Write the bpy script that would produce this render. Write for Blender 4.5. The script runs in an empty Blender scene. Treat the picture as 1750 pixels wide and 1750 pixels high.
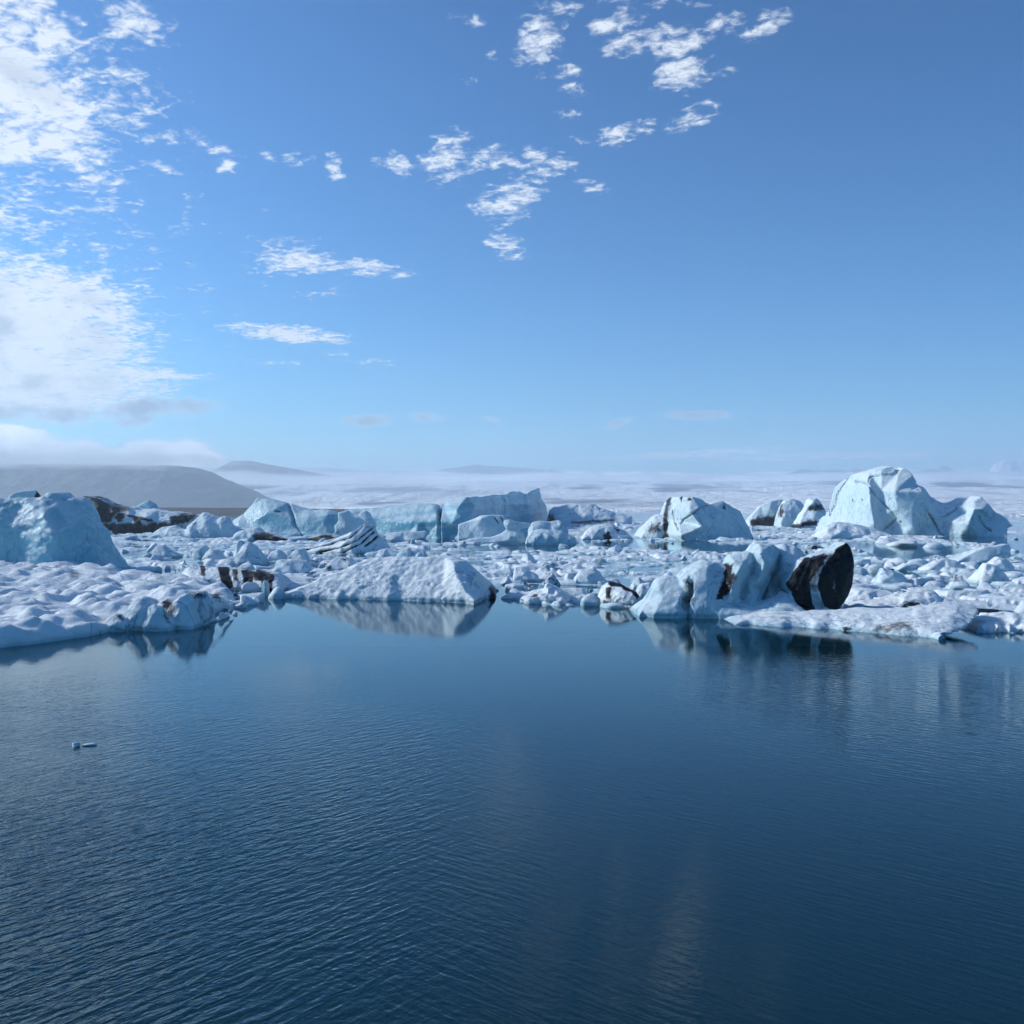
import bpy, bmesh, math, random
import numpy as np
from mathutils import Vector, Matrix, Euler
from mathutils.geometry import delaunay_2d_cdt

S = bpy.context.scene
C = S.collection
R = math.radians
random.seed(7)
RNG = np.random.default_rng(7)

# ------------------------------------------------------------------ camera
F = 1680.0            # focal length in photo pixels (photo is 1750 px wide)
HZ = 866.0            # pixel row of the horizon
CH = 6.0              # eye height above the lagoon, metres
cam_d = bpy.data.cameras.new('camera')
cam = bpy.data.objects.new('camera', cam_d)
C.objects.link(cam)
cam.location = (0, 0, CH)
cam.rotation_euler = (R(90), 0, 0)
cam_d.sensor_width = 36
cam_d.lens = 36 * F / 1750
cam_d.shift_y = (HZ - 875) / 1750
cam_d.clip_start = 0.5
cam_d.clip_end = 60000
S.camera = cam

# ------------------------------------------------------------------ world: sky texture and clouds
SUN_AZ, SUN_EL = -72.0, 27.0        # degrees clockwise from the view direction, degrees up
EXPOSURE = 0.0
world = bpy.data.worlds.new('World')
S.world = world
world.use_nodes = True
WN = world.node_tree
WN.nodes.clear()


class NG:
    """small helper to write node maths"""
    def __init__(s, tree): s.t = tree
    def n(s, kind, **kw):
        x = s.t.nodes.new(kind)
        for k, v in kw.items(): setattr(x, k, v)
        return x
    def put(s, sock, v):
        if isinstance(v, bpy.types.NodeSocket): s.t.links.new(v, sock)
        elif v is not None: sock.default_value = v
    def m(s, op, a, b=None, c=None, clamp=False):
        x = s.n('ShaderNodeMath', operation=op, use_clamp=clamp)
        for i, v in enumerate((a, b, c)):
            if v is not None: s.put(x.inputs[i], v)
        return x.outputs[0]
    def v(s, op, a, b=None, scale=None):
        x = s.n('ShaderNodeVectorMath', operation=op)
        s.put(x.inputs[0], a)
        if b is not None: s.put(x.inputs[1], b)
        if scale is not None: s.put(x.inputs['Scale'], scale)
        return x.outputs['Value'] if op in ('DOT_PRODUCT', 'LENGTH') else x.outputs['Vector']
    def mix(s, f, a, b):
        x = s.n('ShaderNodeMix', data_type='RGBA')
        s.put(x.inputs[0], f); s.put(x.inputs[6], a); s.put(x.inputs[7], b)
        return x.outputs[2]
    def ramp(s, x, lo, hi, a=0.0, b=1.0, smooth=True):
        r = s.n('ShaderNodeMapRange', interpolation_type='SMOOTHSTEP' if smooth else 'LINEAR')
        s.put(r.inputs[0], x); s.put(r.inputs[1], lo); s.put(r.inputs[2], hi); s.put(r.inputs[3], a); s.put(r.inputs[4], b)
        return r.outputs[0]
    def noise(s, vec, scale, detail=3, rough=.5, dist=0, lac=2.0):
        x = s.n('ShaderNodeTexNoise')
        s.put(x.inputs['Vector'], vec)
        x.inputs['Scale'].default_value = scale; x.inputs['Detail'].default_value = detail
        x.inputs['Roughness'].default_value = rough; x.inputs['Distortion'].default_value = dist
        x.inputs['Lacunarity'].default_value = lac
        return x.outputs['Fac']
    def xyz(s, a, b, c):
        x = s.n('ShaderNodeCombineXYZ')
        for i, v in enumerate((a, b, c)): s.put(x.inputs[i], v)
        return x.outputs[0]
    def sep(s, v):
        x = s.n('ShaderNodeSeparateXYZ'); s.put(x.inputs[0], v)
        return x.outputs


g = NG(WN)
tc = g.n('ShaderNodeTexCoord')
dirv = tc.outputs['Generated']
sky = g.n('ShaderNodeTexSky', sky_type='NISHITA')
sky.sun_disc = False
sky.sun_elevation = R(SUN_EL)
sky.sun_rotation = R(SUN_AZ)
sky.altitude = 400
sky.air_density = 1.0
sky.dust_density = 0.6
sky.ozone_density = 3.0
# the white balance of the photograph is cool: less red in the sky light
wb = g.n('ShaderNodeVectorMath', operation='MULTIPLY')
WN.links.new(sky.outputs[0], wb.inputs[0]); wb.inputs[1].default_value = (0.54 * .2, 1.03 * .2, 1.27 * .2)
gm = g.n('ShaderNodeGamma'); gm.inputs[1].default_value = 1.32
WN.links.new(wb.outputs[0], gm.inputs[0])
skyc = g.v('SCALE', gm.outputs[0], scale=5.3)
bg = g.n('ShaderNodeBackground')
WN.links.new(skyc, bg.inputs[0])
bg.inputs[1].default_value = SKY_STRENGTH = 0.098
wo = g.n('ShaderNodeOutputWorld')
WN.links.new(bg.outputs[0], wo.inputs[0])

# ------------------------------------------------------------------ sun
sd = bpy.data.lights.new('sun', 'SUN')
sd.energy = 4.1
sd.angle = R(5)
sd.color = (0.97, 0.98, 0.95)
sun = bpy.data.objects.new('sun', sd)
C.objects.link(sun)
sv = Vector((math.sin(R(SUN_AZ)) * math.cos(R(SUN_EL)), math.cos(R(SUN_AZ)) * math.cos(R(SUN_EL)), math.sin(R(SUN_EL))))
sun.rotation_euler = sv.to_track_quat('Z', 'Y').to_euler()

# ------------------------------------------------------------------ exposure and render settings
S.view_settings.view_transform = 'Standard'
S.view_settings.look = 'None'
S.view_settings.exposure = EXPOSURE
S.view_settings.gamma = 1
S.view_settings.use_curve_mapping = False
S.render.engine = 'CYCLES'
S.cycles.use_denoising = True
S.cycles.use_adaptive_sampling = True
S.cycles.adaptive_threshold = 0.03
S.cycles.max_bounces = 10
S.cycles.diffuse_bounces = 3
S.cycles.glossy_bounces = 3
S.cycles.transparent_max_bounces = 8
S.cycles.volume_bounces = 6
S.cycles.caustics_reflective = False
S.cycles.caustics_refractive = False


# ================================================================== numpy noise
def _h(i, j, k, s):
    n = (i * 374761393 + j * 668265263 + k * 2147483647 + s * 1274126177) & 0xffffffff
    n = ((n ^ (n >> 13)) * 1274126177) & 0xffffffff
    n = (n ^ (n >> 16)) & 0xffffffff
    return n.astype(np.float64) / 4294967295.0


def vnoise(p, s=0):
    p = np.asarray(p, float)
    i = np.floor(p).astype(np.int64); f = p - i
    w = f * f * f * (f * (f * 6 - 15) + 10)
    out = 0
    for a in (0, 1):
        for b in (0, 1):
            for c in (0, 1):
                h = _h(i[:, 0] + a, i[:, 1] + b, i[:, 2] + c, s)
                out = out + h * (w[:, 0] if a else 1 - w[:, 0]) * (w[:, 1] if b else 1 - w[:, 1]) * (w[:, 2] if c else 1 - w[:, 2])
    return out * 2 - 1


def fbm(p, octs=4, s=0, gain=.5):
    p = np.asarray(p, float); o = 0; a = 1.0; t = 0
    for k in range(octs):
        o = o + a * vnoise(p * (2.03 ** k) + 17.3 * k, s + k); t += a; a *= gain
    return o / t


def worley2(x, y, s=0):
    """distance to nearest and second nearest feature point, and a random number of the cell"""
    ix = np.floor(x).astype(np.int64); iy = np.floor(y).astype(np.int64)
    d1 = np.full(x.shape, 9.); d2 = np.full(x.shape, 9.); idn = np.zeros(x.shape); px = np.zeros(x.shape); py = np.zeros(x.shape)
    for a in (-1, 0, 1):
        for b in (-1, 0, 1):
            cx, cy = ix + a, iy + b
            fx = cx + _h(cx, cy, cx * 0, s); fy = cy + _h(cx, cy, cx * 0 + 1, s)
            d = np.hypot(x - fx, y - fy)
            m = d < d1
            d2 = np.where(m, d1, np.minimum(d2, d))
            idn = np.where(m, _h(cx, cy, cx * 0 + 2, s), idn)
            px = np.where(m, fx, px); py = np.where(m, fy, py)
            d1 = np.where(m, d, d1)
    return d1, d2, idn, px, py


def smooth(x, a, b):
    t = np.clip((x - a) / (b - a), 0, 1)
    return t * t * (3 - 2 * t)


def ground(u, v):
    """point of the lagoon surface seen at photo pixel (u, v)"""
    Y = CH * F / (v - HZ)
    return (u - 875) / F * Y, Y


def pix(co):
    return 875 + F * co[:, 0] / co[:, 1], HZ + F * (CH - co[:, 2]) / co[:, 1]


def seg_dist(P, poly, closed=True):
    """distance of the points P (n,2) to a polyline"""
    poly = np.asarray(poly, float); n = len(poly)
    d = np.full(len(P), 1e9)
    for i in range(n if closed else n - 1):
        a = poly[i]; b = poly[(i + 1) % n]; ab = b - a
        t = np.clip(((P - a) @ ab) / max(ab @ ab, 1e-9), 0, 1)
        d = np.minimum(d, np.hypot(*(P - a - t[:, None] * ab).T))
    return d


def inside(P, poly):
    poly = np.asarray(poly, float); n = len(poly); c = np.zeros(len(P), bool)
    x, y = P[:, 0], P[:, 1]
    for i in range(n):
        x1, y1 = poly[i]; x2, y2 = poly[(i + 1) % n]
        if y1 == y2: continue
        m = ((y1 > y) != (y2 > y)) & (x < (x2 - x1) * (y - y1) / (y2 - y1) + x1)
        c ^= m
    return c


# ================================================================== tagging
def tag(o, label=None, cat=None, group=None, kind=None):
    if label: o['label'] = label
    if cat: o['category'] = cat
    if group: o['group'] = group
    if kind: o['kind'] = kind
    return o


def mesh_obj(name, verts, faces, mat, smooth_=True, link=True):
    me = bpy.data.meshes.new(name)
    me.from_pydata(verts.tolist() if hasattr(verts, 'tolist') else verts, [], faces.tolist() if hasattr(faces, 'tolist') else faces)
    if mat: me.materials.append(mat)
    if smooth_: me.polygons.foreach_set('use_smooth', np.ones(len(me.polygons), bool))
    me.update()
    if not link: return me
    o = bpy.data.objects.new(name, me); C.objects.link(o)
    return o


def attr(me, name, val):
    a = me.attributes.get(name) or me.attributes.new(name, 'FLOAT', 'POINT')
    a.data.foreach_set('value', np.asarray(val, np.float32))


def get_co(me):
    a = np.empty(len(me.vertices) * 3); me.vertices.foreach_get('co', a); return a.reshape(-1, 3)


def set_co(me, co):
    me.vertices.foreach_set('co', co.reshape(-1)); me.update()


def grid_faces(nr, nc):
    i = np.arange(nr - 1)[:, None] * nc + np.arange(nc - 1)[None, :]
    i = i.reshape(-1)
    return np.stack([i, i + 1, i + nc + 1, i + nc], 1)


# ================================================================== materials
def new_mat(name):
    m = bpy.data.materials.new(name); m.use_nodes = True
    t = m.node_tree; t.nodes.clear(); q = NG(t)
    out = q.n('ShaderNodeOutputMaterial')
    return m, q, out


def bump(q, h, dist=1.0, strength=1.0, normal=None):
    b = q.n('ShaderNodeBump'); b.inputs['Distance'].default_value = dist; b.inputs['Strength'].default_value = strength
    q.put(b.inputs['Height'], h)
    if normal is not None: q.put(b.inputs['Normal'], normal)
    return b.outputs[0]


def attrib(q, name, kind='GEOMETRY'):
    a = q.n('ShaderNodeAttribute', attribute_name=name, attribute_type=kind)
    return a.outputs['Fac']


def ice_material(name, use_attr=True, base_blue=.3, rand_blue=.0, snow_top=.8, sss=0.0, clear=(0.20, 0.47, 0.58), rand_dirt=0.0):
    m, q, out = new_mat(name)
    geo = q.n('ShaderNodeNewGeometry')
    pos = geo.outputs['Position']
    oc = q.n('ShaderNodeTexCoord').outputs['Object']
    up = q.sep(geo.outputs['Normal'])[2]
    z = q.sep(pos)[2]
    nA = q.noise(pos, .9, 4, .6)
    nB = q.noise(pos, 5.0, 4, .65)
    nC = q.noise(pos, 22.0, 3, .6)
    blue = attrib(q, 'blue') if use_attr else base_blue
    if rand_blue:
        oi = q.n('ShaderNodeObjectInfo')
        blue = q.m('ADD', blue, q.m('MULTIPLY', q.m('POWER', oi.outputs['Random'], 1.6), rand_blue))
    blue = q.m('ADD', blue, q.m('MULTIPLY', q.m('SUBTRACT', nA, .5), .5))
    blue = q.m('ADD', blue, q.m('MULTIPLY', q.m('SUBTRACT', nB, .5), .25))
    top = q.ramp(q.m('ADD', up, q.m('MULTIPLY', q.m('SUBTRACT', nB, .5), .7)), .25, .85)
    blue = q.m('MULTIPLY', blue, q.m('SUBTRACT', 1.0, q.m('MULTIPLY', top, snow_top)), clamp=True)
    # water-soaked, clearer ice along the waterline
    wl = q.ramp(q.m('ADD', z, q.m('MULTIPLY', nA, .25)), .38, .12)
    blue = q.m('MAXIMUM', blue, q.m('MULTIPLY', wl, .55))
    snow = (0.82, 0.85, 0.86, 1)
    c = q.mix(blue, snow, clear + (1,))
    if use_attr:
        vn = q.m('ABSOLUTE', q.m('SUBTRACT', q.noise(q.v('MULTIPLY', pos, (1, 1, .6)), .22, 5, .6, .8), .5))
        vein = q.m('MULTIPLY', q.ramp(vn, .012, .002), .55)
        c = q.mix(vein, c, (0.10, 0.24, 0.34, 1))
        # thin brown grit settled in hollows
        grit = q.m('MULTIPLY', q.ramp(q.m('ADD', q.noise(pos, 1.7, 6, .7, .6), q.m('MULTIPLY', attrib(q, 'grit'), .25)), .62, .78), .5)
        c = q.mix(grit, c, (0.16, 0.13, 0.11, 1))
        dirt = attrib(q, 'dirt')
        dd = q.m('ADD', dirt, q.m('MULTIPLY', q.m('SUBTRACT', nB, .5), .7))
        dd = q.m('ADD', dd, q.m('MULTIPLY', q.m('SUBTRACT', nC, .5), .35))
        streak = q.noise(q.v('MULTIPLY', pos, (1.6, 1.6, .35)), 2.2, 5, .65, .5)
        dd = q.m('ADD', dd, q.m('MULTIPLY', q.m('SUBTRACT', streak, .5), .9))
        dmask = q.ramp(dd, .22, .85)
        halo = q.m('MULTIPLY', q.ramp(dd, .02, .5), .45)
        c = q.mix(halo, c, (0.17, 0.155, 0.155, 1))
        dcol = q.mix(q.ramp(q.noise(pos, 1.3, 5, .7), .45, .62), (0.003, 0.003, 0.004, 1), (0.010, 0.010, 0.014, 1))
        c = q.mix(dmask, c, dcol)
    elif rand_dirt:
        grit = q.m('MULTIPLY', q.ramp(q.noise(pos, .55, 7, .7, .8), .56, .68), rand_dirt)
        c = q.mix(grit, c, (0.10, 0.085, 0.075, 1))
        if rand_blue:   # a few blocks carry a coat of black grit
            sooty = q.m('MULTIPLY', q.ramp(oi.outputs['Random'], .93, .95), q.ramp(q.noise(pos, 2.5, 5, .7, .5), .46, .58))
            c = q.mix(sooty, c, (0.02, 0.018, 0.018, 1))
    b = q.n('ShaderNodeBsdfPrincipled')
    q.put(b.inputs['Base Color'], c)
    rough = q.ramp(q.m('ADD', blue, 0.0), 0.1, .9, .70, .26)
    if use_attr: rough = q.m('SUBTRACT', rough, q.m('MULTIPLY', dmask, .22))
    q.put(b.inputs['Roughness'], rough)
    b.inputs['IOR'].default_value = 1.31
    b.inputs['Specular IOR Level'].default_value = .5
    vo = q.n('ShaderNodeTexVoronoi'); q.put(vo.inputs['Vector'], q.v('ADD', pos, q.v('SCALE', q.xyz(nB, nC, nA), scale=.5))); vo.inputs['Scale'].default_value = 1.9
    h = q.m('ADD', q.m('MULTIPLY', q.noise(pos, 3.0, 6, .66), .12), q.m('MULTIPLY', nC, .026))
    h = q.m('ADD', h, q.m('MULTIPLY', vo.outputs['Distance'], .07))
    q.put(b.inputs['Normal'], bump(q, h, 1.0, .75))
    if sss:
        b.inputs['Subsurface Weight'].default_value = sss
        b.inputs['Subsurface Radius'].default_value = (.25, .6, 1.0)
        b.inputs['Subsurface Scale'].default_value = .35
    q.t.links.new(b.outputs[0], out.inputs[0])
    return m


M_BERG = ice_material('glacier_ice', snow_top=.55)
M_FLOE = ice_material('snowy_ice', snow_top=.92)
M_CHUNK = ice_material('brash_chunk_ice', False, .06, .75, .7, rand_dirt=.6)
M_SLUSH = ice_material('slush', False, .14, .0, .5, rand_dirt=.75)


def water_material():
    m, q, out = new_mat('lagoon_water')
    geo = q.n('ShaderNodeNewGeometry'); pos = geo.outputs['Position']
    x, y, z = q.sep(pos)
    flat = q.xyz(x, y, 0)

    def train(rot, sx, sy, scale, detail=2, rough=.5, dist=.4):
        r = q.n('ShaderNodeVectorRotate', rotation_type='Z_AXIS'); q.put(r.inputs['Vector'], flat); r.inputs['Angle'].default_value = R(rot)
        return q.noise(q.v('MULTIPLY', r.outputs[0], (sx, sy, 1)), scale, detail, rough, dist)
    gust = q.noise(flat, .07, 3, .55)
    gust2 = q.noise(flat, .35, 2, .5)

    def spot(cx, cy, rx, ry):
        p = q.v('MULTIPLY', q.v('SUBTRACT', flat, (cx, cy, 0)), (1 / rx, 1 / ry, 0))
        return q.ramp(q.v('LENGTH', p), 1.0, .25)
    # the breeze reaches the near left and the right side, the water before the ice lies calm
    near = q.ramp(y, 34.0, 12.0)
    left = q.ramp(x, 1.5, -4.5)
    amp = q.m('ADD', q.m('MULTIPLY', near, .12), q.m('MULTIPLY', q.m('MULTIPLY', near, left), 1.25))
    amp = q.m('ADD', amp, q.m('MULTIPLY', spot(13, 30, 11, 13), .6))
    amp = q.m('ADD', amp, q.m('MULTIPLY', spot(-12, 31, 10, 8), .12))
    amp = q.m('ADD', amp, .045)
    amp = q.m('MULTIPLY', amp, q.ramp(gust, .30, .65, .45, 1.25))
    wA = train(-50, 1.0, 3.4, 1.9, 2, .5, .5)
    wB = train(40, 1.0, 5.5, 1.6, 2, .5, .3)
    wC = train(8, 1.0, 2.4, 5.0, 3, .55, .4)
    wL = train(-35, 1.0, 1.8, 2.6, 2, .5, .5)
    wtA = q.ramp(q.m('ADD', left, q.m('MULTIPLY', gust2, .6)), .3, 1.1, .15, 1.0)
    wtB = q.m('SUBTRACT', 1.15, wtA)
    h = q.m('ADD', q.m('MULTIPLY', q.m('MULTIPLY', wA, wtA), .085), q.m('MULTIPLY', q.m('MULTIPLY', wB, wtB), .075))
    h = q.m('ADD', h, q.m('MULTIPLY', wC, .018))
    h = q.m('ADD', h, q.m('MULTIPLY', q.m('MULTIPLY', wL, left), .05))
    h = q.m('MULTIPLY', h, q.m('MULTIPLY', amp, .50))
    nrm = bump(q, h, 1.0, 1.0)
    gl = q.n('ShaderNodeBsdfGlossy'); gl.inputs['Roughness'].default_value = .035; gl.inputs['Color'].default_value = (.84, .96, 1, 1)
    q.put(gl.inputs['Normal'], nrm)
    body = q.n('ShaderNodeBsdfDiffuse')
    q.put(body.inputs['Color'], q.mix(gust, (0.003, 0.047, 0.045, 1), (0.003, 0.027, 0.048, 1)))
    tr = q.n('ShaderNodeBsdfTransparent'); tr.inputs['Color'].default_value = (.25, .62, .66, 1)
    b2 = q.n('ShaderNodeMixShader'); b2.inputs[0].default_value = .40
    q.t.links.new(body.outputs[0], b2.inputs[1]); q.t.links.new(tr.outputs[0], b2.inputs[2])
    fr = q.n('ShaderNodeFresnel'); fr.inputs['IOR'].default_value = 1.42; q.put(fr.inputs['Normal'], nrm)
    mx = q.n('ShaderNodeMixShader')
    q.t.links.new(fr.outputs[0], mx.inputs[0]); q.t.links.new(b2.outputs[0], mx.inputs[1]); q.t.links.new(gl.outputs[0], mx.inputs[2])
    q.t.links.new(mx.outputs[0], out.inputs[0])
    return m


def land_material(name, c1, c2, c3, scale, bscale, bh, rough=.8):
    m, q, out = new_mat(name)
    pos = q.n('ShaderNodeNewGeometry').outputs['Position']
    n = q.noise(pos, scale, 7, .62, .4); n_ = q.noise(pos, scale * 7, 5, .6)
    c = q.mix(q.ramp(n, .38, .62), c1, c2); c = q.mix(q.m('MULTIPLY', q.ramp(n_, .45, .65), .6), c, c3)
    b = q.n('ShaderNodeBsdfPrincipled'); q.put(b.inputs['Base Color'], c); b.inputs['Roughness'].default_value = rough
    q.put(b.inputs['Normal'], bump(q, q.noise(pos, bscale, 6, .65), bh, .9))
    q.t.links.new(b.outputs[0], out.inputs[0])
    return m


M_ROCK = land_material('mountain_rock', (.010, .020, .042, 1), (.024, .034, .056, 1), (.042, .052, .070, 1), .0012, .006, 60)
M_MORAINE = land_material('moraine_gravel', (.06, .05, .045, 1), (.09, .07, .06, 1), (.04, .035, .035, 1), .02, .12, 1.5)
M_BED = land_material('lake_bed', (.02, .03, .035, 1), (.03, .035, .03, 1), (.015, .02, .02, 1), .05, .2, .5)


def glacier_material():
    m, q, out = new_mat('glacier_surface')
    pos = q.n('ShaderNodeNewGeometry').outputs['Position']
    st = q.v('MULTIPLY', pos, (1, .45, 3.0))
    n = q.noise(st, .0012, 7, .6, 1.2)
    n2 = q.noise(q.v('MULTIPLY', pos, (1, .25, 1)), .007, 6, .7, 1.0)
    c = q.mix(q.ramp(q.m('ADD', n, q.m('MULTIPLY', attrib(q, 'dark'), .20)), .50, .68), (.90, .90, .90, 1), (.20, .23, .29, 1))  # grey ice bands, with sun and cloud shadow painted in as albedo
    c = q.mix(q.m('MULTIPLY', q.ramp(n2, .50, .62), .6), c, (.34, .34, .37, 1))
    b = q.n('ShaderNodeBsdfPrincipled'); q.put(b.inputs['Base Color'], c); b.inputs['Roughness'].default_value = .75
    hh = q.m('ADD', q.noise(q.v('MULTIPLY', pos, (1, .5, 1)), .02, 5, .7, .8), q.m('MULTIPLY', q.noise(pos, .004, 5, .6), 1.5))
    q.put(b.inputs['Normal'], bump(q, hh, 22, 1.0))
    q.t.links.new(b.outputs[0], out.inputs[0])
    return m


M_WATER = water_material()
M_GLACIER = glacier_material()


# ================================================================== clouds: a shell high outside the haze, clear between the puffs
def sky_px(u, v):
    x, z = (u - 875) / F, (HZ - v) / F
    return math.atan(x), math.atan(z / math.sqrt(1 + x * x))


WHITE = [
    (10, 40, 120, 80, 15, .85), (30, 150, 140, 76, 18, 1.25), (10, 235, 80, 42, 10, 1.1), (110, 250, 90, 40, 25, .85),
    (230, 36, 62, 34, 15, .95), (185, 130, 90, 40, 25, .62), (230, 215, 70, 16, 15, .6), (275, 283, 42, 11, 12, .75),
    (355, 243, 55, 12, 16, .6), (388, 283, 22, 11, 5, .7), (160, 293, 55, 22, 10, .6), (275, 70, 25, 12, 20, .6),
    (515, 275, 28, 14, 10, .55), (573, 288, 14, 30, -28, .75), (450, 262, 18, 8, 20, .5), (682, 282, 26, 20, 40, .72),
    (765, 272, 52, 38, -20, .85), (855, 275, 52, 22, 10, .78), (905, 264, 32, 12, 5, .66), (868, 340, 60, 36, -20, .8),
    (920, 302, 45, 16, 0, .62), (865, 420, 38, 22, 10, .68), (1003, 315, 34, 13, 18, .6), (640, 275, 14, 9, 0, .45),
    (920, 70, 42, 46, 35, .9), (966, 10, 32, 13, 0, .78), (1060, 45, 50, 38, 0, .74), (1168, 105, 52, 44, -30, .9),
    (1130, 55, 42, 15, -10, .66), (1235, 38, 42, 15, -8, .7), (1320, 25, 38, 15, -5, .62), (1292, 58, 32, 12, -10, .5),
    (1188, 198, 48, 17, -18, .78), (1062, 226, 52, 18, -15, .7), (980, 152, 26, 12, 0, .72), (975, 190, 26, 10, 0, .55),
    (970, 122, 24, 12, 0, .6), (1000, 240, 30, 9, 10, .5), (960, 276, 34, 12, -5, .6), (1250, 113, 26, 14, 0, .56),
    (842, 90, 14, 9, 0, .5), (805, 36, 30, 10, 10, .52), (800, 135, 16, 9, 0, .42), (1170, 8, 60, 10, 0, .5),
    (510, 448, 80, 20, -6, .95), (620, 455, 80, 14, 5, .8), (490, 432, 60, 26, 0, .5), (490, 569, 100, 15, 2, 1.15), (575, 583, 40, 6, 6, .7),
    (640, 619, 60, 6, 0, .5), (470, 618, 52, 6, 0, .5), (578, 606, 24, 5, 0, .6), (555, 498, 40, 14, -10, .38),
    (40, 555, 190, 100, 10, 1.5), (130, 505, 100, 40, 8, 1.2), (205, 545, 28, 34, 0, .8), (50, 650, 210, 62, 0, 1.5),
    (235, 638, 110, 10, 0, 1.2), (240, 492, 34, 7, 8, .6), (-200, 560, 220, 170, 0, 1.6), (20, 395, 50, 12, 15, .55), (15, 425, 40, 9, 12, .45),
    (30, 352, 34, 8, 10, .35), (1180, 775, 190, 8, -3, .8), (1400, 780, 260, 8, 0, .65), 
    (-700, 300, 500, 420, 0, 1.1), (-1500, 200, 900, 420, 0, .9),
]
DARK = [
    (280, 698, 115, 19, -4, 1.0), (60, 706, 170, 20, 0, .85), (340, 692, 50, 15, 8, 1.0), (225, 716, 60, 16, 0, .9),
    (627, 718, 50, 12, -3, 1.05), (715, 712, 46, 10, 0, .85), (830, 715, 36, 7, 3, .7), (1062, 723, 38, 9, -15, .85),
    (1190, 710, 86, 9, 0, .85), (950, 714, 16, 4, 0, .35), (-300, 700, 260, 24, 0, .9),
]
BANK = [(-60, 752, 90, 36, 0, 1.2), (30, 752, 62, 26, 0, 1.3), (105, 768, 70, 24, 0, 1.15), (180, 782, 70, 20, 0, 1.2), (262, 774, 62, 26, 0, 1.35), (318, 772, 52, 24, 0, 1.3), (352, 782, 44, 18, 0, 1.15), (395, 796, 36, 12, 0, .9),
        (60, 796, 220, 22, 0, 1.3), (300, 800, 110, 20, 0, 1.2), (-400, 760, 330, 60, 0, 1.3), (520, 806, 130, 9, 0, .8), (760, 812, 170, 10, 0, .9), (1050, 812, 200, 10, 0, .9), (1300, 812, 160, 9, 0, .7), (1560, 808, 200, 9, 0, .7)]

def blob_field(A, E, lst):
    acc = np.full(A.shape, -9.0)
    for (u, v, ru, rv, rot, w) in lst:
        a0, e0 = sky_px(u, v)
        p, q = A - a0, E - e0
        c, s_ = math.cos(R(rot)), math.sin(R(rot))
        p, q = p * c - q * s_, p * s_ + q * c
        b = (1 - .68 * ((p * F / ru) ** 2 + (q * F / rv) ** 2)) * w
        m_ = np.maximum(acc, b); n_ = np.minimum(acc, b)
        acc = m_ + np.where(m_ - n_ < .3, (.3 - (m_ - n_)) ** 2 / 1.2, 0)
    return np.maximum(acc, -3)


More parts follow.
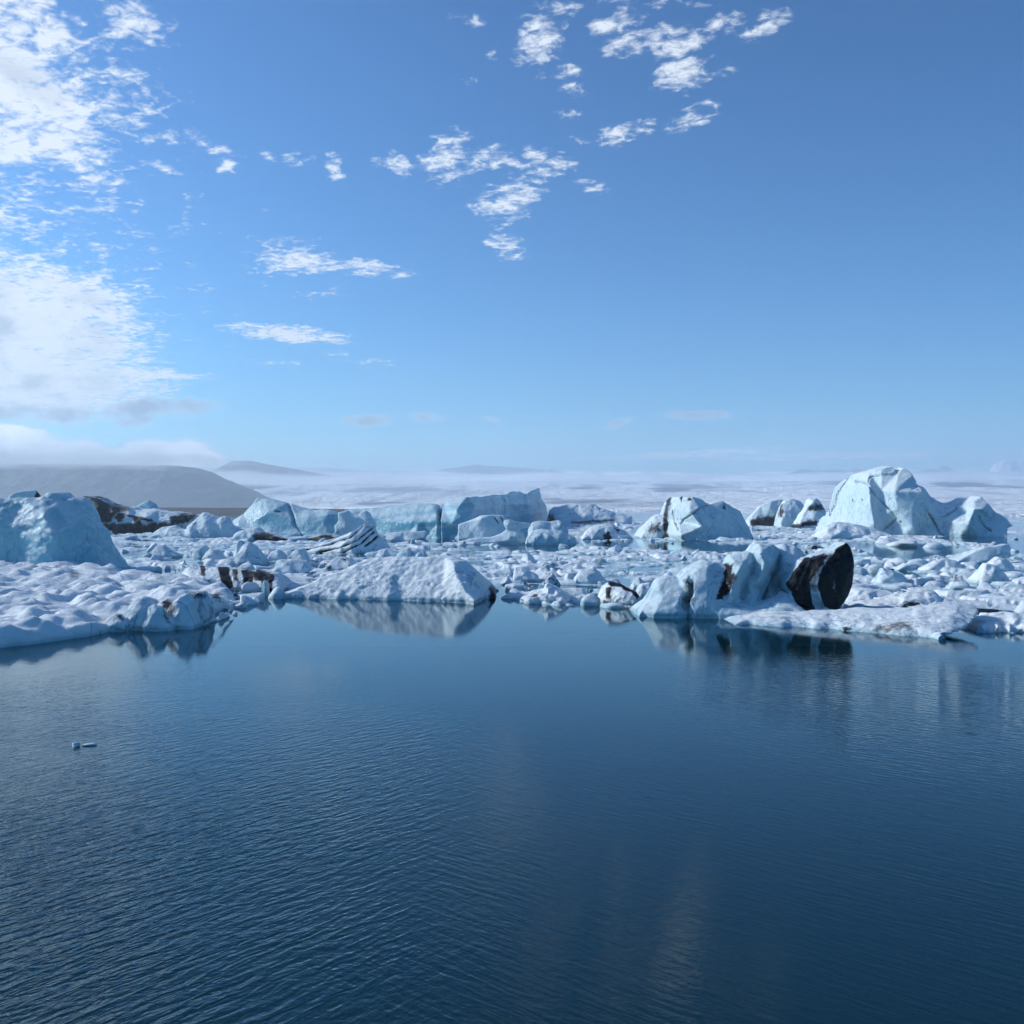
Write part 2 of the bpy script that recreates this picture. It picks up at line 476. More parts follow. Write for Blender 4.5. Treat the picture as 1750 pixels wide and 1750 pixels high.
def make_clouds():
    azs = np.radians(np.unique(np.concatenate([np.arange(-180, -33, 3), np.arange(-33, 33, .14), np.arange(33, 180.1, 3)])))
    els = np.radians(np.unique(np.concatenate([[-4, -2], np.arange(-1, 31, .14), np.arange(32, 91, 3), [89.9]])))
    A, E = np.meshgrid(azs, els); nr, nc = A.shape
    A = A.ravel(); E = E.ravel(); RD = 30000
    P = np.stack([np.sin(A) * np.cos(E), np.cos(A) * np.cos(E), np.sin(E)], 1) * RD
    fc = grid_faces(nr, nc)
    m, g, out = new_mat('cloud_shell')
    pos = g.n('ShaderNodeNewGeometry').outputs['Position']
    dv = g.v('NORMALIZE', pos)
    dx, dy, dz = g.sep(dv)
    ae = g.xyz(attrib(g, 'azimuth'), attrib(g, 'elevation'), 0)
    mw, md, mb = attrib(g, 'puffs'), attrib(g, 'scraps'), attrib(g, 'bank')
    inv = g.m('DIVIDE', 1.0, g.m('ADD', g.m('MAXIMUM', dz, 0.0), 0.10))
    deck = g.xyz(g.m('MULTIPLY', dx, inv), g.m('MULTIPLY', dy, inv), 0)
    rd = g.n('ShaderNodeVectorRotate', rotation_type='Z_AXIS'); g.put(rd.inputs['Vector'], deck); rd.inputs['Angle'].default_value = R(25)
    n1 = g.noise(g.v('MULTIPLY', rd.outputs[0], (1.0, 1.5, 1)), 9.0, 9, .62, .35)
    n2 = g.noise(rd.outputs[0], 34.0, 5, .62, .4)
    nn = g.m('ADD', g.m('MULTIPLY', g.m('SUBTRACT', n1, .5), 2.3), g.m('MULTIPLY', g.m('SUBTRACT', n2, .5), 2.0))
    alpha_w = g.ramp(g.m('ADD', g.m('MULTIPLY', mw, 1.25), g.m('MULTIPLY', nn, 1.5)), .30, 1.5)
    n5 = g.noise(g.v('MULTIPLY', ae, (1, 1.35, 1)), 34, 7, .58, .2)
    n6 = g.noise(g.v('MULTIPLY', ae, (1, 1.6, 1)), 17, 5, .55, .3)
    wob = g.m('ADD', g.m('MULTIPLY', g.m('SUBTRACT', n5, .5), 2.0), g.m('MULTIPLY', g.m('SUBTRACT', n6, .5), 1.6))
    alpha_d = g.m('MULTIPLY', g.ramp(g.m('ADD', md, wob), .25, 1.1), .85)
    thick = g.m('MULTIPLY', g.ramp(mw, .8, 1.5), g.ramp(n6, .42, .62))
    alpha_b = g.ramp(g.m('ADD', mb, g.m('MULTIPLY', g.m('SUBTRACT', n5, .5), 1.7)), .42, .95)
    cw = g.mix(thick, (.86, .93, 1.02, 1), (.50, .58, .70, 1))
    cb = g.mix(g.ramp(n6, .40, .66), (1.35, 1.33, 1.34, 1), (.74, .80, .92, 1))
    c = g.mix(alpha_d, cw, (.17, .24, .38, 1))
    c = g.mix(alpha_b, c, cb)
    one = lambda a: g.m('SUBTRACT', 1.0, a)
    clear = g.m('MULTIPLY', g.m('MULTIPLY', one(g.m('MULTIPLY', alpha_w, .94)), one(alpha_d)), one(g.m('MULTIPLY', alpha_b, .93)))
    em = g.n('ShaderNodeEmission'); g.put(em.inputs[0], c); em.inputs[1].default_value = CLOUD * SKY_STRENGTH
    tr = g.n('ShaderNodeBsdfTransparent'); mx = g.n('ShaderNodeMixShader')
    g.put(mx.inputs[0], one(clear)); g.t.links.new(tr.outputs[0], mx.inputs[1]); g.t.links.new(em.outputs[0], mx.inputs[2])
    g.t.links.new(mx.outputs[0], out.inputs[0])
    m.cycles.emission_sampling = 'NONE'
    o = mesh_obj('sky', P, fc, m)
    attr(o.data, 'azimuth', A); attr(o.data, 'elevation', E)
    W = blob_field(A, E, WHITE)
    # clouds cleared round the unseen sun so its light passes undimmed
    gap = np.hypot((A - R(SUN_AZ)) * np.cos(E), E - R(SUN_EL))
    W = W - 4 * smooth(-gap, -R(16), -R(8))
    attr(o.data, 'puffs', W); attr(o.data, 'scraps', blob_field(A, E, DARK)); attr(o.data, 'bank', blob_field(A, E, BANK))
    tag(o, kind='structure')


CLOUD = 10.6
make_clouds()

# ================================================================== setting
def sheet(name, x0, x1, y0, y1, z, mat, nx=2, ny=2):
    xs = np.linspace(x0, x1, nx); ys = np.linspace(y0, y1, ny)
    X, Y = np.meshgrid(xs, ys)
    v = np.stack([X.ravel(), Y.ravel(), np.full(X.size, z)], 1)
    o = mesh_obj(name, v, grid_faces(ny, nx), mat, False)
    tag(o, kind='structure')
    return o


XW = 8600
sheet('water', -XW, XW, -120, 10300, 0.0, M_WATER)
sheet('lake_bed', -XW, XW, -120, 10300, -2.6, M_BED)


def make_glacier():
    us = np.linspace(-560, 2310, 620)
    n = 300
    rows = []
    for k in range(n):
        t = k / (n - 1)
        # terminus distance varies: a near snout on the right, farther off on the left
        Yt = np.interp(us, [-900, 430, 560, 900, 1150, 1400, 2650], [4200, 4200, 2600, 1500, 1150, 620, 520])
        Yk = Yt * (9600 / Yt) ** t
        e = -CH * F / Yk
        top = 58 + 3 * np.sin(us / 260)
        e = e * (1 - smooth(t, 0, .02)) + smooth(t, 0, .02) * (np.maximum(-CH * F / Yt, -14) * (1 - t) ** 3 + (top) * t ** 1.15 + 1.2)
        x = (us - 875) / F * Yk
        z = CH + e / F * Yk
        rows.append(np.stack([x, Yk, z], 1))
    P = np.concatenate(rows)
    X, Y = P[:, 0], P[:, 1]
    amp = Y * .0042 * smooth(Y, 700, 3500)
    q = np.stack([X / 1000, Y / 480, X * 0], 1)
    P[:, 2] += amp * (fbm(q, 4, 3)) * 1.6
    q2 = np.stack([X / 240, Y / 240, X * 0], 1)
    P[:, 2] += Y * .0005 * fbm(q2, 4, 9)
    P[:n and len(us), 2] = -1
    P[:, 2] = np.minimum(P[:, 2], 390)
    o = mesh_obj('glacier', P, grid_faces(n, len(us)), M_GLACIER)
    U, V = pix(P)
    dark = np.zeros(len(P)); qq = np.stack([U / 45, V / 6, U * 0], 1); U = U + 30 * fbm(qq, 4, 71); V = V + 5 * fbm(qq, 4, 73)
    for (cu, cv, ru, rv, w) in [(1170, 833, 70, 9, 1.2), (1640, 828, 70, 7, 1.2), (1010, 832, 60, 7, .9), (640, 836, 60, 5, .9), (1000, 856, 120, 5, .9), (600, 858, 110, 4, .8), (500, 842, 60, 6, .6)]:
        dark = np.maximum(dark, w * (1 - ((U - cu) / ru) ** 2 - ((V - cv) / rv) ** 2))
    for (cu, cv, ru, rv, w) in [(570, 846, 60, 6, -1), (880, 846, 90, 7, -.8), (1700, 865, 80, 18, -.9), (1480, 846, 120, 5, -.8), (1150, 851, 160, 4, -.7)]:  # sunlit patches between cloud shadows, put into the surface colour
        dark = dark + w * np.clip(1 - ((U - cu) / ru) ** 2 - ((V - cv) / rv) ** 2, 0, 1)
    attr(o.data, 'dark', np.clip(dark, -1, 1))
    tag(o, kind='structure')
    return o


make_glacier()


def ridge_land(name, prof, Y, depth, mat, base=-2, label=None, rough=1.0, seed=0, nx=260, ny=60):
    """a mountain or bank: skyline profile in photo pixels at distance Y, with a real body `depth` metres deep"""
    prof = np.array(prof, float)
    us = np.linspace(prof[0, 0], prof[-1, 0], nx)
    zt = CH + (HZ - np.interp(us, prof[:, 0], prof[:, 1])) / F * Y
    xt = (us - 875) / F * Y
    T = np.linspace(-1, 1, ny)
    V = []
    for t in T:
        f = 1 - abs(t) ** 1.25
        V.append(np.stack([xt, np.full(nx, Y + t * depth), base + (zt - base) * f], 1))
    P = np.concatenate(V)
    H = np.maximum(P[:, 2] - base, 0)
    s = depth * .35
    n = fbm(np.stack([P[:, 0] / s, P[:, 1] / s, P[:, 0] * 0], 1), 6, seed, .55)
    rdg = 1 - np.abs(fbm(np.stack([P[:, 0] / s * 1.7, P[:, 1] / s * .8, P[:, 0] * 0], 1), 5, seed + 5, .55)) * 2
    tt = np.repeat(np.abs(T), nx)
    P[:, 2] += H * (n * .25 + (rdg - .6) * .16) * rough * smooth(tt, 0.02, .35)
    P[:, 2] += (zt.max() - base) * .012 * rough * fbm(np.stack([P[:, 0] / s * 6, P[:, 1] / s * 6, P[:, 0] * 0], 1), 4, seed + 8)
    P[:, 2] = np.where(tt > .999, base - 1, P[:, 2])
    o = mesh_obj(name, P, grid_faces(ny, nx), mat)
    if label: tag(o, label)
    tag(o, kind='structure')
    return o


ridge_land('mountain', [(-700, 800), (-300, 792), (-60, 793), (100, 793), (300, 795), (340, 800), (365, 808), (395, 824), (425, 838), (450, 852), (470, 866)],
           4300, 650, M_ROCK, rough=1.0, seed=2, nx=420, ny=110)
ridge_land('mountain', [(330, 815), (372, 800), (398, 787), (432, 787), (452, 792), (490, 799), (540, 808), (600, 816), (640, 822)], 6600, 480, M_ROCK, seed=12)

ridge_land('mountain', [(700, 815), (750, 803), (775, 799), (800, 796), (815, 793), (826, 796), (850, 796), (880, 799), (900, 800), (922, 802), (935, 806), (942, 800), (952, 804), (985, 815)],
           9450, 330, M_ROCK, seed=22)
ridge_land('mountain', [(1330, 815), (1372, 801), (1400, 804), (1440, 802), (1450, 805), (1465, 801), (1480, 804), (1500, 815), (1540, 812), (1562, 806), (1585, 801), (1600, 803), (1613, 795), (1628, 802), (1642, 806), (1670, 815)],
           9450, 330, M_ROCK, seed=32)
ridge_land('mountain', [(1668, 822), (1690, 806), (1700, 792), (1715, 786), (1740, 786), (1790, 789), (1850, 780), (1950, 795), (2100, 815)], 9300, 400, M_GLACIER, seed=42)
ridge_land('moraine', [(-400, 868), (100, 866), (330, 867), (366, 867.5), (420, 867.5), (470, 868.5), (560, 869), (640, 871)], 900, 60, M_MORAINE, base=-1, rough=.3, seed=52, nx=200, ny=16)


# ================================================================== icebergs
def finish_ice(o, disp=0.0, dscale=2.0, fine=0.0, blue=.4, dirt=(), cracks=(), grit=0.0, bands=None, cups=0.0, dirt_n=.0, blue_fn=None, flute=0):
    me = o.data
    co = get_co(me)
    nrm = np.empty(len(me.vertices) * 3); me.vertex_normals.foreach_get('vector', nrm); nrm = nrm.reshape(-1, 3)
    sc = dscale
    d = disp * fbm(co / sc, 4, 1)
    if fine: d = d + fine * fbm(co / (sc * .22), 3, 5)
    if cups:
        w = worley2(co[:, 0] / (sc * .35) + co[:, 2] * .4 / sc, co[:, 1] / (sc * .5) + co[:, 2] / (sc * .35), 4)[0]
        d = d + cups * (w - .45)
    if flute:
        fa, fq, lean_, ulo, uhi = flute
        s_ = co[:, 0] - co[:, 2] * lean_
        Uf = pix(co)[0]
        rib = fbm(np.stack([s_ * fq, co[:, 2] * .12, co[:, 0] * 0], 1), 2, 15)
        d = d + fa * (1 - np.abs(rib) * 3.0) * smooth(Uf, ulo - 15, ulo + 15) * smooth(-Uf, -uhi - 10, -uhi + 10) * smooth(co[:, 2], .5, 1.2)
    U, V = pix(co)
    P = np.stack([U, V], 1)
    jit = 3.4
    # ragged edges for the painted-through strata, in units of pixels at this berg's distance
    k = np.median(co[:, 1]) / F
    J = np.stack([fbm(co / (k * 11), 4, 21, .65), fbm(co / (k * 11), 4, 31, .65)], 1) * jit
    D = np.zeros(len(co));  # dark colour: dirt and layers, plus shade painted into cracks, hollows, gaps
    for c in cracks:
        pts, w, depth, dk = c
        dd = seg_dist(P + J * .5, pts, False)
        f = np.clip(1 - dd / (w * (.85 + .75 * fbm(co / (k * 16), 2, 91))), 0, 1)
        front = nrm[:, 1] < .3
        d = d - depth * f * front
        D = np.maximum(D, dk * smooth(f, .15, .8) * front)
    for p in dirt:
        poly, w = p[0], p[1]
        soft = p[2] if len(p) > 2 else 1.5
        Q = P + J * (soft / 1.5)
        s = np.where(inside(Q, poly), 1.0, -1.0) * seg_dist(Q, poly)
        D = np.maximum(D, w * smooth(s, -soft * 1.8, soft * 1.2))
    if dirt_n: D = np.maximum(D, dirt_n * smooth(fbm(co / 1.6, 5, 41, .6), .05, .35))
    if co[:, 2].min() < -.15:
        d = d - .16 * np.exp(-((co[:, 2] - .06) / .12) ** 2)
        hn = nrm.copy(); hn[:, 2] = 0
        co = co + hn * (.9 * smooth(-co[:, 2], .06, .45))[:, None]
    co = co + nrm * d[:, None]
    set_co(me, co)
    B = np.full(len(co), float(blue))
    if bands:
        ang, wl, amt = bands
        q = (U * math.sin(R(ang)) + V * math.cos(R(ang))) / wl + .8 * fbm(co / (k * 60), 3, 51)
        B = B + amt * (vnoise(np.stack([q, q * 0, q * 0], 1), 61))
    if blue_fn is not None: B = B + blue_fn(U, V)
    attr(me, 'blue', B); attr(me, 'dirt', D); attr(me, 'grit', np.full(len(co), float(grit)))


def remesh(o, vox, sm=2, fac=.5):
    m = o.modifiers.new('r', 'REMESH'); m.mode = 'VOXEL'; m.voxel_size = vox; m.use_smooth_shade = True
    if sm:
        s = o.modifiers.new('s', 'SMOOTH'); s.factor = fac; s.iterations = sm
    dg = bpy.context.evaluated_depsgraph_get()
    me = bpy.data.meshes.new_from_object(o.evaluated_get(dg))
    old = o.data; o.modifiers.clear(); o.data = me; bpy.data.meshes.remove(old)
    me.polygons.foreach_set('use_smooth', np.ones(len(me.polygons), bool))


def berg_body(top, wl, T, lean=.3, rim=.2, bulge=.3, rough=.12, spacing=None, ridges=(), under=.7, seed=1, back=None):
    """closed low-poly body from a skyline `top` (photo pixels, left foot to right foot) and a waterline, T metres thick"""
    rnd = random.Random(seed); rough *= .6
    top = [tuple(p) for p in top]
    if not isinstance(wl, (list, tuple)): wl = [(top[0][0], wl), (top[-1][0], wl)]
    wu = [p[0] for p in wl]; wv = [p[1] for p in wl]
    Yf = lambda u: CH * F / (float(np.interp(u, wu, wv)) - HZ)
    vw = lambda u: float(np.interp(u, wu, wv))
    # densify the skyline a little with small random kinks
    line = [top[0]]
    for a, b in zip(top, top[1:]):
        L = math.hypot(b[0] - a[0], b[1] - a[1]); n = max(1, int(L / 14))
        for i in range(1, n + 1):
            t = i / n; j = 0 if i == n else rnd.uniform(-1, 1) * min(1.4, L * .03)
            line.append((a[0] + (b[0] - a[0]) * t, a[1] + (b[1] - a[1]) * t + j))
    u0, u1 = line[0][0], line[-1][0]
    nb = max(3, int(abs(u1 - u0) / 14))
    botu = [u1 + (u0 - u1) * i / nb for i in range(0, nb + 1)]
    poly = list(line)
    nt = len(poly)
    bot = [(u, vw(u) + 5) for u in botu]
    poly += bot
    hmax = max(vw(p[0]) - p[1] for p in line)
    spacing = spacing or max(9, hmax / 4.0)
    pa = np.array(poly)
    inner = []
    lo = pa.min(0); hi = pa.max(0)
    nu = int((hi[0] - lo[0]) / spacing) + 1; nv = int((hi[1] - lo[1]) / spacing) + 1
    cand = np.array([(lo[0] + (i + rnd.uniform(.1, .9)) * spacing, lo[1] + (j + rnd.uniform(.1, .9)) * spacing) for i in range(nu) for j in range(nv)] or [(0, 0)])
    ok = inside(cand, pa) & (seg_dist(cand, pa) > spacing * .38)
    ed = seg_dist(cand, pa)
    for c, o_, e in zip(cand, ok, ed):
        if o_ and all(math.hypot(c[0] - r[0], c[1] - r[1]) > spacing * .7 for r in ridges):
            inner.append((c[0], c[1], None, e))
    for r in ridges: inner.append((r[0], r[1], r[2], 0))
    n_out = len(poly)
    pts = [Vector((p[0], p[1])) for p in poly] + [Vector((p[0], p[1])) for p in inner]
    res = delaunay_2d_cdt(pts, [], [list(range(n_out))], 1, 1e-4)
    vv, _, ff, ov = res[0], res[1], res[2], res[3]
    front, backp = [], []
    for i, p in enumerate(vv):
        u, v = p[0], p[1]
        Y0 = Yf(u); h = max(0, vw(u) - v) / max(hmax, 1)
        src = ov[i][0] if ov[i] else -1
        below = v > vw(u) + 1
        if src >= n_out and inner[src - n_out][2] is not None: f_ = inner[src - n_out][2]
        elif src >= n_out:
            e = inner[src - n_out][3]
            f_ = lean * h + rim * .6 - bulge * (1 - math.exp(-e / (spacing * 1.2))) * .6 + rnd.uniform(-rough, rough)
        elif below: f_ = 0.0
        else: f_ = lean * h + rim * min(1, h * 3)
        b_ = max(f_ + .22, 1.0 - (f_ * .8 if h > .1 else 0) + (rnd.uniform(-rough, rough) if src >= n_out else 0))
        yf = Y0 + f_ * T; yb = Y0 + b_ * T
        if below: zf = -under; xf = (u - 875) / F * yf
        else: zf = CH - (v - HZ) / F * yf; xf = (u - 875) / F * yf
        front.append((xf, yf, zf)); backp.append((xf, yb, zf))
    N = len(vv); V = front + backp
    Fc = [tuple(f) for f in ff] + [tuple(N + k for k in reversed(f)) for f in ff]
    # side strip along every edge used by one front triangle only
    cnt = {}
    for f in ff:
        for a, b in zip(f, list(f[1:]) + [f[0]]):
            key = (min(a, b), max(a, b)); cnt.setdefault(key, []).append((a, b))
    for es in cnt.values():
        if len(es) == 1:
            a, b = es[0]; Fc.append((b, a, N + a, N + b))
    return V, Fc


SOFTER = 3


def berg(name, label, bodies, vox_px=2.4, sm=2, cat='iceberg', group=None, mat=None, fac=.5, parent=None, **fin):
    V, Fc = [], []
    for b in bodies:
        v, f = berg_body(**b); k = len(V)
        V += v; Fc += [tuple(i + k for i in q) for q in f]
    V = np.array(V)
    Y = float(np.median(V[:, 1]))
    me = bpy.data.meshes.new(name); me.from_pydata(V.tolist(), [], Fc)
    bm = bmesh.new(); bm.from_mesh(me); bmesh.ops.recalc_face_normals(bm, faces=bm.faces); bm.to_mesh(me); bm.free()
    o = bpy.data.objects.new(name, me); C.objects.link(o)
    remesh(o, vox_px * Y / F, sm + SOFTER, fac)
    finish_ice(o, **fin)
    me = o.data
    me.materials.clear(); me.materials.append(mat or M_BERG)
    # move the origin to the foot of the thing
    co = get_co(me); c = np.array([(co[:, 0].min() + co[:, 0].max()) / 2, (co[:, 1].min() + co[:, 1].max()) / 2, 0.0])
    set_co(me, co - c); o.location = c.tolist()
    if parent is not None:
        o.parent = parent; o.location = (c - np.array(parent.location)).tolist()
        if label: o['label'] = label
        return o
    tag(o, label, cat, group)
    return o


def B(top, wl, T, **k): return dict(top=top, wl=wl, T=T, **k)

berg('iceberg', 'tall smooth turquoise-blue iceberg rising behind the big left foreground floe',
     [B([(-90, 976), (-90, 856), (-20, 853), (40, 852), (63, 853), (72, 848), (83, 841), (100, 844), (111, 851), (126, 851), (136, 857), (141, 866), (151, 893), (160, 906), (163, 924), (168, 951), (175, 982)],
        980, 7, lean=.15, bulge=.22, rough=.06, spacing=34,
        ridges=[(75, 880, .0), (62, 930, -.12), (48, 965, -.18), (120, 900, .05), (118, 940, .0), (95, 915, -.16), (88, 960, -.25), (125, 970, -.05), (20, 900, .1), (10, 950, .08), (-40, 900, .1)])],
     vox_px=3.2, sm=6, disp=.22, dscale=2.4, fine=.05, blue=.98, cups=.10)
berg('iceberg', 'pale ice block with a black pointed end, peeking over the turquoise iceberg',
     [B([(10, 868), (12, 851), (20, 843), (40, 838), (60, 838), (70, 851), (74, 868)], 932, 3, rough=.05)],
     vox_px=1.6, sm=2, disp=.08, blue=.35, dirt=[([(58, 853), (63, 837), (74, 852)], 1.2, 1)])
berg('iceberg', 'black-streaked dirty iceberg low in the water before the hazy mountain',
     [B([(139, 910), (139, 864), (141, 848), (151, 848), (171, 852), (186, 861), (201, 866), (221, 867), (230, 872), (250, 871), (270, 873), (300, 877), (318, 880), (334, 880), (322, 893), (308, 908)],
        910, 16, lean=.2, rough=.1, spacing=12)],
     vox_px=1.5, sm=1, disp=.4, dscale=4, fine=.15, blue=.12, cups=.0,
     dirt=[([(136, 846), (152, 846), (172, 850), (190, 861), (222, 866), (205, 874), (192, 884), (184, 893), (165, 892), (150, 893), (136, 893)], .85, 4), ([(228, 884), (240, 884), (240, 898), (228, 898)], 1.0),
           ([(215, 878), (262, 888), (262, 892), (215, 881)], .9), ([(300, 878), (336, 879), (322, 892), (290, 898), (292, 884)], .85, 3), ([(136, 894), (180, 895), (290, 894), (312, 898), (308, 915), (136, 915)], .80, 3),
           ([(200, 876), (216, 878), (208, 890), (196, 888)], .9, 3)])
berg('iceberg', 'small vivid blue ice knob showing above the dirty black-streaked iceberg',
     [B([(222, 878), (224, 867), (232, 866), (240, 861), (254, 855), (265, 860), (270, 870), (271, 878)], 893, 6, rough=.15, spacing=8)],
     vox_px=1.4, sm=1, disp=.25, blue=1.1)
berg('ice_ridge', 'long rounded bluish ice mound in front of the brown shore',
     [B([(256, 918), (260, 910), (275, 901), (297, 899), (310, 905), (330, 902), (360, 897), (384, 891), (392, 896), (410, 903), (440, 900), (450, 916)], 920, 8, lean=.35),
      B([(318, 900), (336, 884), (345, 876), (356, 878), (370, 884), (384, 890), (394, 906)], 920, 7),
      B([(372, 890), (378, 883), (387, 882), (394, 888), (400, 905)], 920, 5)],
     cat='ice mound', vox_px=1.9, sm=2, disp=.3, dscale=3, fine=.1, blue=.25)
berg('iceberg', 'sharp-peaked blue-grey iceberg with a curved dark crack, left of the long flat-topped one',
     [B([(392, 905), (398, 889), (415, 878), (430, 863), (441, 850), (452, 852), (463, 853), (493, 860), (506, 865), (536, 871), (551, 868), (566, 872), (580, 878), (578, 915)],
        [(390, 914), (470, 915), (580, 916)], 14, lean=.25, rough=.04, spacing=20, bulge=.15)],
     vox_px=1.9, sm=3, disp=.35, dscale=6, fine=.08, blue=1.0,
     cracks=[([(493, 860), (500, 880), (505, 897), (516, 915)], 3.5, .7, .25), ([(468, 873), (478, 874)], 2.5, .15, .75)])
berg('ice_shelf', 'low snowy ice shelf hollowed over dark water before the sharp-peaked iceberg',
     [B([(392, 925), (402, 910), (420, 904), (440, 907), (470, 913), (500, 920), (530, 917), (566, 912), (580, 916), (574, 926)], 924, 5, lean=.3, rough=.1)],
     cat='ice shelf', vox_px=1.8, sm=2, disp=.2, blue=.3, dirt=[([(432, 914), (450, 911), (482, 919), (497, 926), (436, 928)], .9, 3), ([(522, 926), (533, 919), (566, 913), (570, 926)], .9, 3)])  # both patches paint the dark of the hollows into the ice colour
berg('iceberg', 'long flat-topped iceberg with wavy blue-grey layers and a pointed right tower',
     [B([(580, 912), (588, 872), (610, 869), (638, 868), (700, 863), (735, 860), (746, 862), (752, 869), (758, 869), (762, 857), (778, 853), (800, 850), (840, 846), (863, 845), (873, 840), (890, 840), (897, 845), (908, 838), (922, 834), (925, 850), (933, 864), (940, 892)],
        [(580, 917), (800, 921), (890, 900), (940, 893)], 20, lean=.12, rough=.05, spacing=22, bulge=.12, ridges=[(870, 860, -.05), (862, 890, -.02), (905, 862, .0), (925, 880, .12), (752, 890, .10)])],
     vox_px=1.9, sm=-1, disp=.35, dscale=7, fine=.1, blue=.95, bands=(8, 7, .45),
     cracks=[([(754, 865), (750, 885), (752, 921)], 4, 1.3, .5), ([(862, 855), (864, 875), (862, 888)], 3, .6, .2), ([(897, 848), (899, 870)], 2.5, .3, .2), ([(660, 888), (660, 896)], 2, .1, .5)])
berg('iceberg', 'small two-horned pale cyan iceberg before the long layered one',
     [B([(566, 917), (573, 909), (571, 899), (578, 891), (577, 876), (594, 872), (604, 884), (613, 885), (615, 876), (624, 873), (632, 878), (633, 885), (641, 894), (639, 905), (634, 917)],
        920, 5, lean=.15, rough=.08, spacing=14)],
     vox_px=1.6, sm=3, disp=.12, dscale=2, blue=.45)
berg('tilted_slab', 'tilted ice slab fanned with thin dark brown layers, standing below the two-horned iceberg',
     [B([(500, 945), (526, 934), (551, 926), (575, 918), (601, 909), (612, 903), (627, 892), (638, 901), (646, 914), (655, 925), (662, 942)], [(500, 944), (600, 948), (662, 944)], 6, lean=.5, rough=.05, spacing=12)],
     cat='ice slab', vox_px=1.3, sm=1, disp=.1, blue=.12,
     cracks=[([(520, 938), (560, 931), (600, 917), (626, 895)], 2.2, .35, 1.0), ([(540, 944), (580, 936), (612, 922), (636, 902)], 2.4, .4, 1.2), ([(515, 936), (560, 925), (605, 906)], 1.6, .3, 1.0),
             ([(585, 944), (616, 930), (640, 908)], 2.6, .45, 1.2), ([(625, 934), (646, 916)], 3, .5, 1.2), ([(498, 944), (530, 938)], 2, .2, .9)])
berg('iceberg', 'boxy pale iceberg with a dark-scratched flat top below the long layered one',
     [B([(782, 925), (783, 897), (800, 891), (821, 881), (842, 880), (862, 881), (865, 892), (868, 905), (858, 925)], 925, 7, lean=.1, rough=.05, spacing=16, ridges=[(822, 886, .05), (826, 915, -.1), (850, 900, .1)])],
     vox_px=1.6, sm=2, disp=.2, dscale=3, blue=.42, cracks=[([(845, 884), (852, 893)], 1.8, .1, .9), ([(855, 883), (862, 893)], 1.8, .1, .9)])
berg('iceberg', 'mushroom-shaped melting iceberg with an undercut stem, in the cluster left of centre',
     [B([(780, 928), (800, 922), (838, 919), (855, 913), (866, 905), (861, 897), (861, 890), (868, 888), (876, 890), (890, 893), (905, 894), (915, 898), (898, 904), (884, 905), (890, 909), (898, 914), (900, 928)], 930, 5, rough=.06)],
     vox_px=1.5, sm=3, disp=.12, dscale=2, blue=.5)
berg('iceberg', 'lumpy double-decked iceberg with wet blue undersides right of the mushroom-shaped one',
     [B([(902, 920), (902, 905), (910, 892), (925, 890), (940, 892), (955, 889), (963, 892), (971, 905), (972, 918)], 931, 5), B([(898, 930), (900, 918), (908, 909), (925, 905), (945, 906), (960, 907), (974, 914), (984, 918), (986, 930)], 932, 5)],
     vox_px=1.5, sm=3, disp=.12, dscale=1.6, blue=.5, cracks=[([(962, 889), (970, 903)], 2, .1, .9)])
berg('iceberg', 'broad white iceberg sloping right, between the pointed tower and the central cracked iceberg',
     [B([(936, 897), (940, 872), (948, 866), (956, 867), (970, 863), (990, 861), (1015, 862), (1026, 869), (1050, 875), (1080, 883), (1085, 897)], 897, 22, lean=.35, spacing=12)],
     vox_px=1.3, sm=1, disp=.6, dscale=6, fine=.2, blue=.28, dirt=[([(940, 880), (948, 878), (946, 892), (938, 892)], .9, 3), ([(975, 892), (1050, 888), (1050, 891), (975, 896)], .7, 1.5)])
berg('iceberg', 'white lump with a hollow black foot in the pool left of the cracked iceberg',
     [B([(994, 922), (1000, 911), (1010, 901), (1030, 895), (1050, 897), (1060, 903), (1072, 908), (1083, 921)], 923, 6, lean=.3, rough=.1)],
     vox_px=1.5, sm=2, disp=.25, dscale=2, fine=.1, blue=.12, dirt=[([(1030, 923), (1032, 912), (1042, 910), (1046, 923)], 1.0, 2), ([(1048, 902), (1060, 904), (1056, 908)], .8)])  # first patch paints the dark hollow at the foot as colour
berg('iceberg', 'pale green central iceberg split by diagonal cracks, its left edge streaked black',
     [B([(1094, 921), (1100, 910), (1108, 898), (1118, 884), (1126, 879), (1134, 882), (1138, 868), (1143, 858), (1152, 849), (1163, 848), (1182, 849), (1200, 853), (1211, 861), (1226, 858), (1237, 857), (1250, 866), (1266, 873), (1272, 886), (1281, 902), (1290, 921)],
        [(1094, 920), (1160, 921), (1165, 924), (1290, 922)], 13, lean=.18, rough=.05, spacing=20, ridges=[(1160, 890, -.12), (1155, 870, -.05), (1165, 915, -.15), (1200, 900, -.05), (1240, 900, -.02), (1262, 895, .15), (1146, 890, .12), (1195, 868, .1)])],
     vox_px=1.5, sm=-1, disp=.25, dscale=4, fine=.08, blue=.40,
     dirt=[([(1142, 849), (1148, 850), (1141, 880), (1142, 921), (1134, 921), (1134, 884)], .95, 2), ([(1108, 900), (1126, 894), (1130, 908), (1110, 912)], .75, 4), ([(1160, 850), (1166, 849), (1164, 858)], 1.0, 1), ([(1178, 850), (1182, 855), (1176, 855)], 1.0, 1), ([(1238, 862), (1241, 872), (1236, 870)], .9, 1)],
     cracks=[([(1212, 861), (1196, 868), (1182, 880), (1168, 888), (1163, 894)], 2.6, .5, .45), ([(1148, 872), (1152, 890), (1158, 905)], 2, .35, .7)])
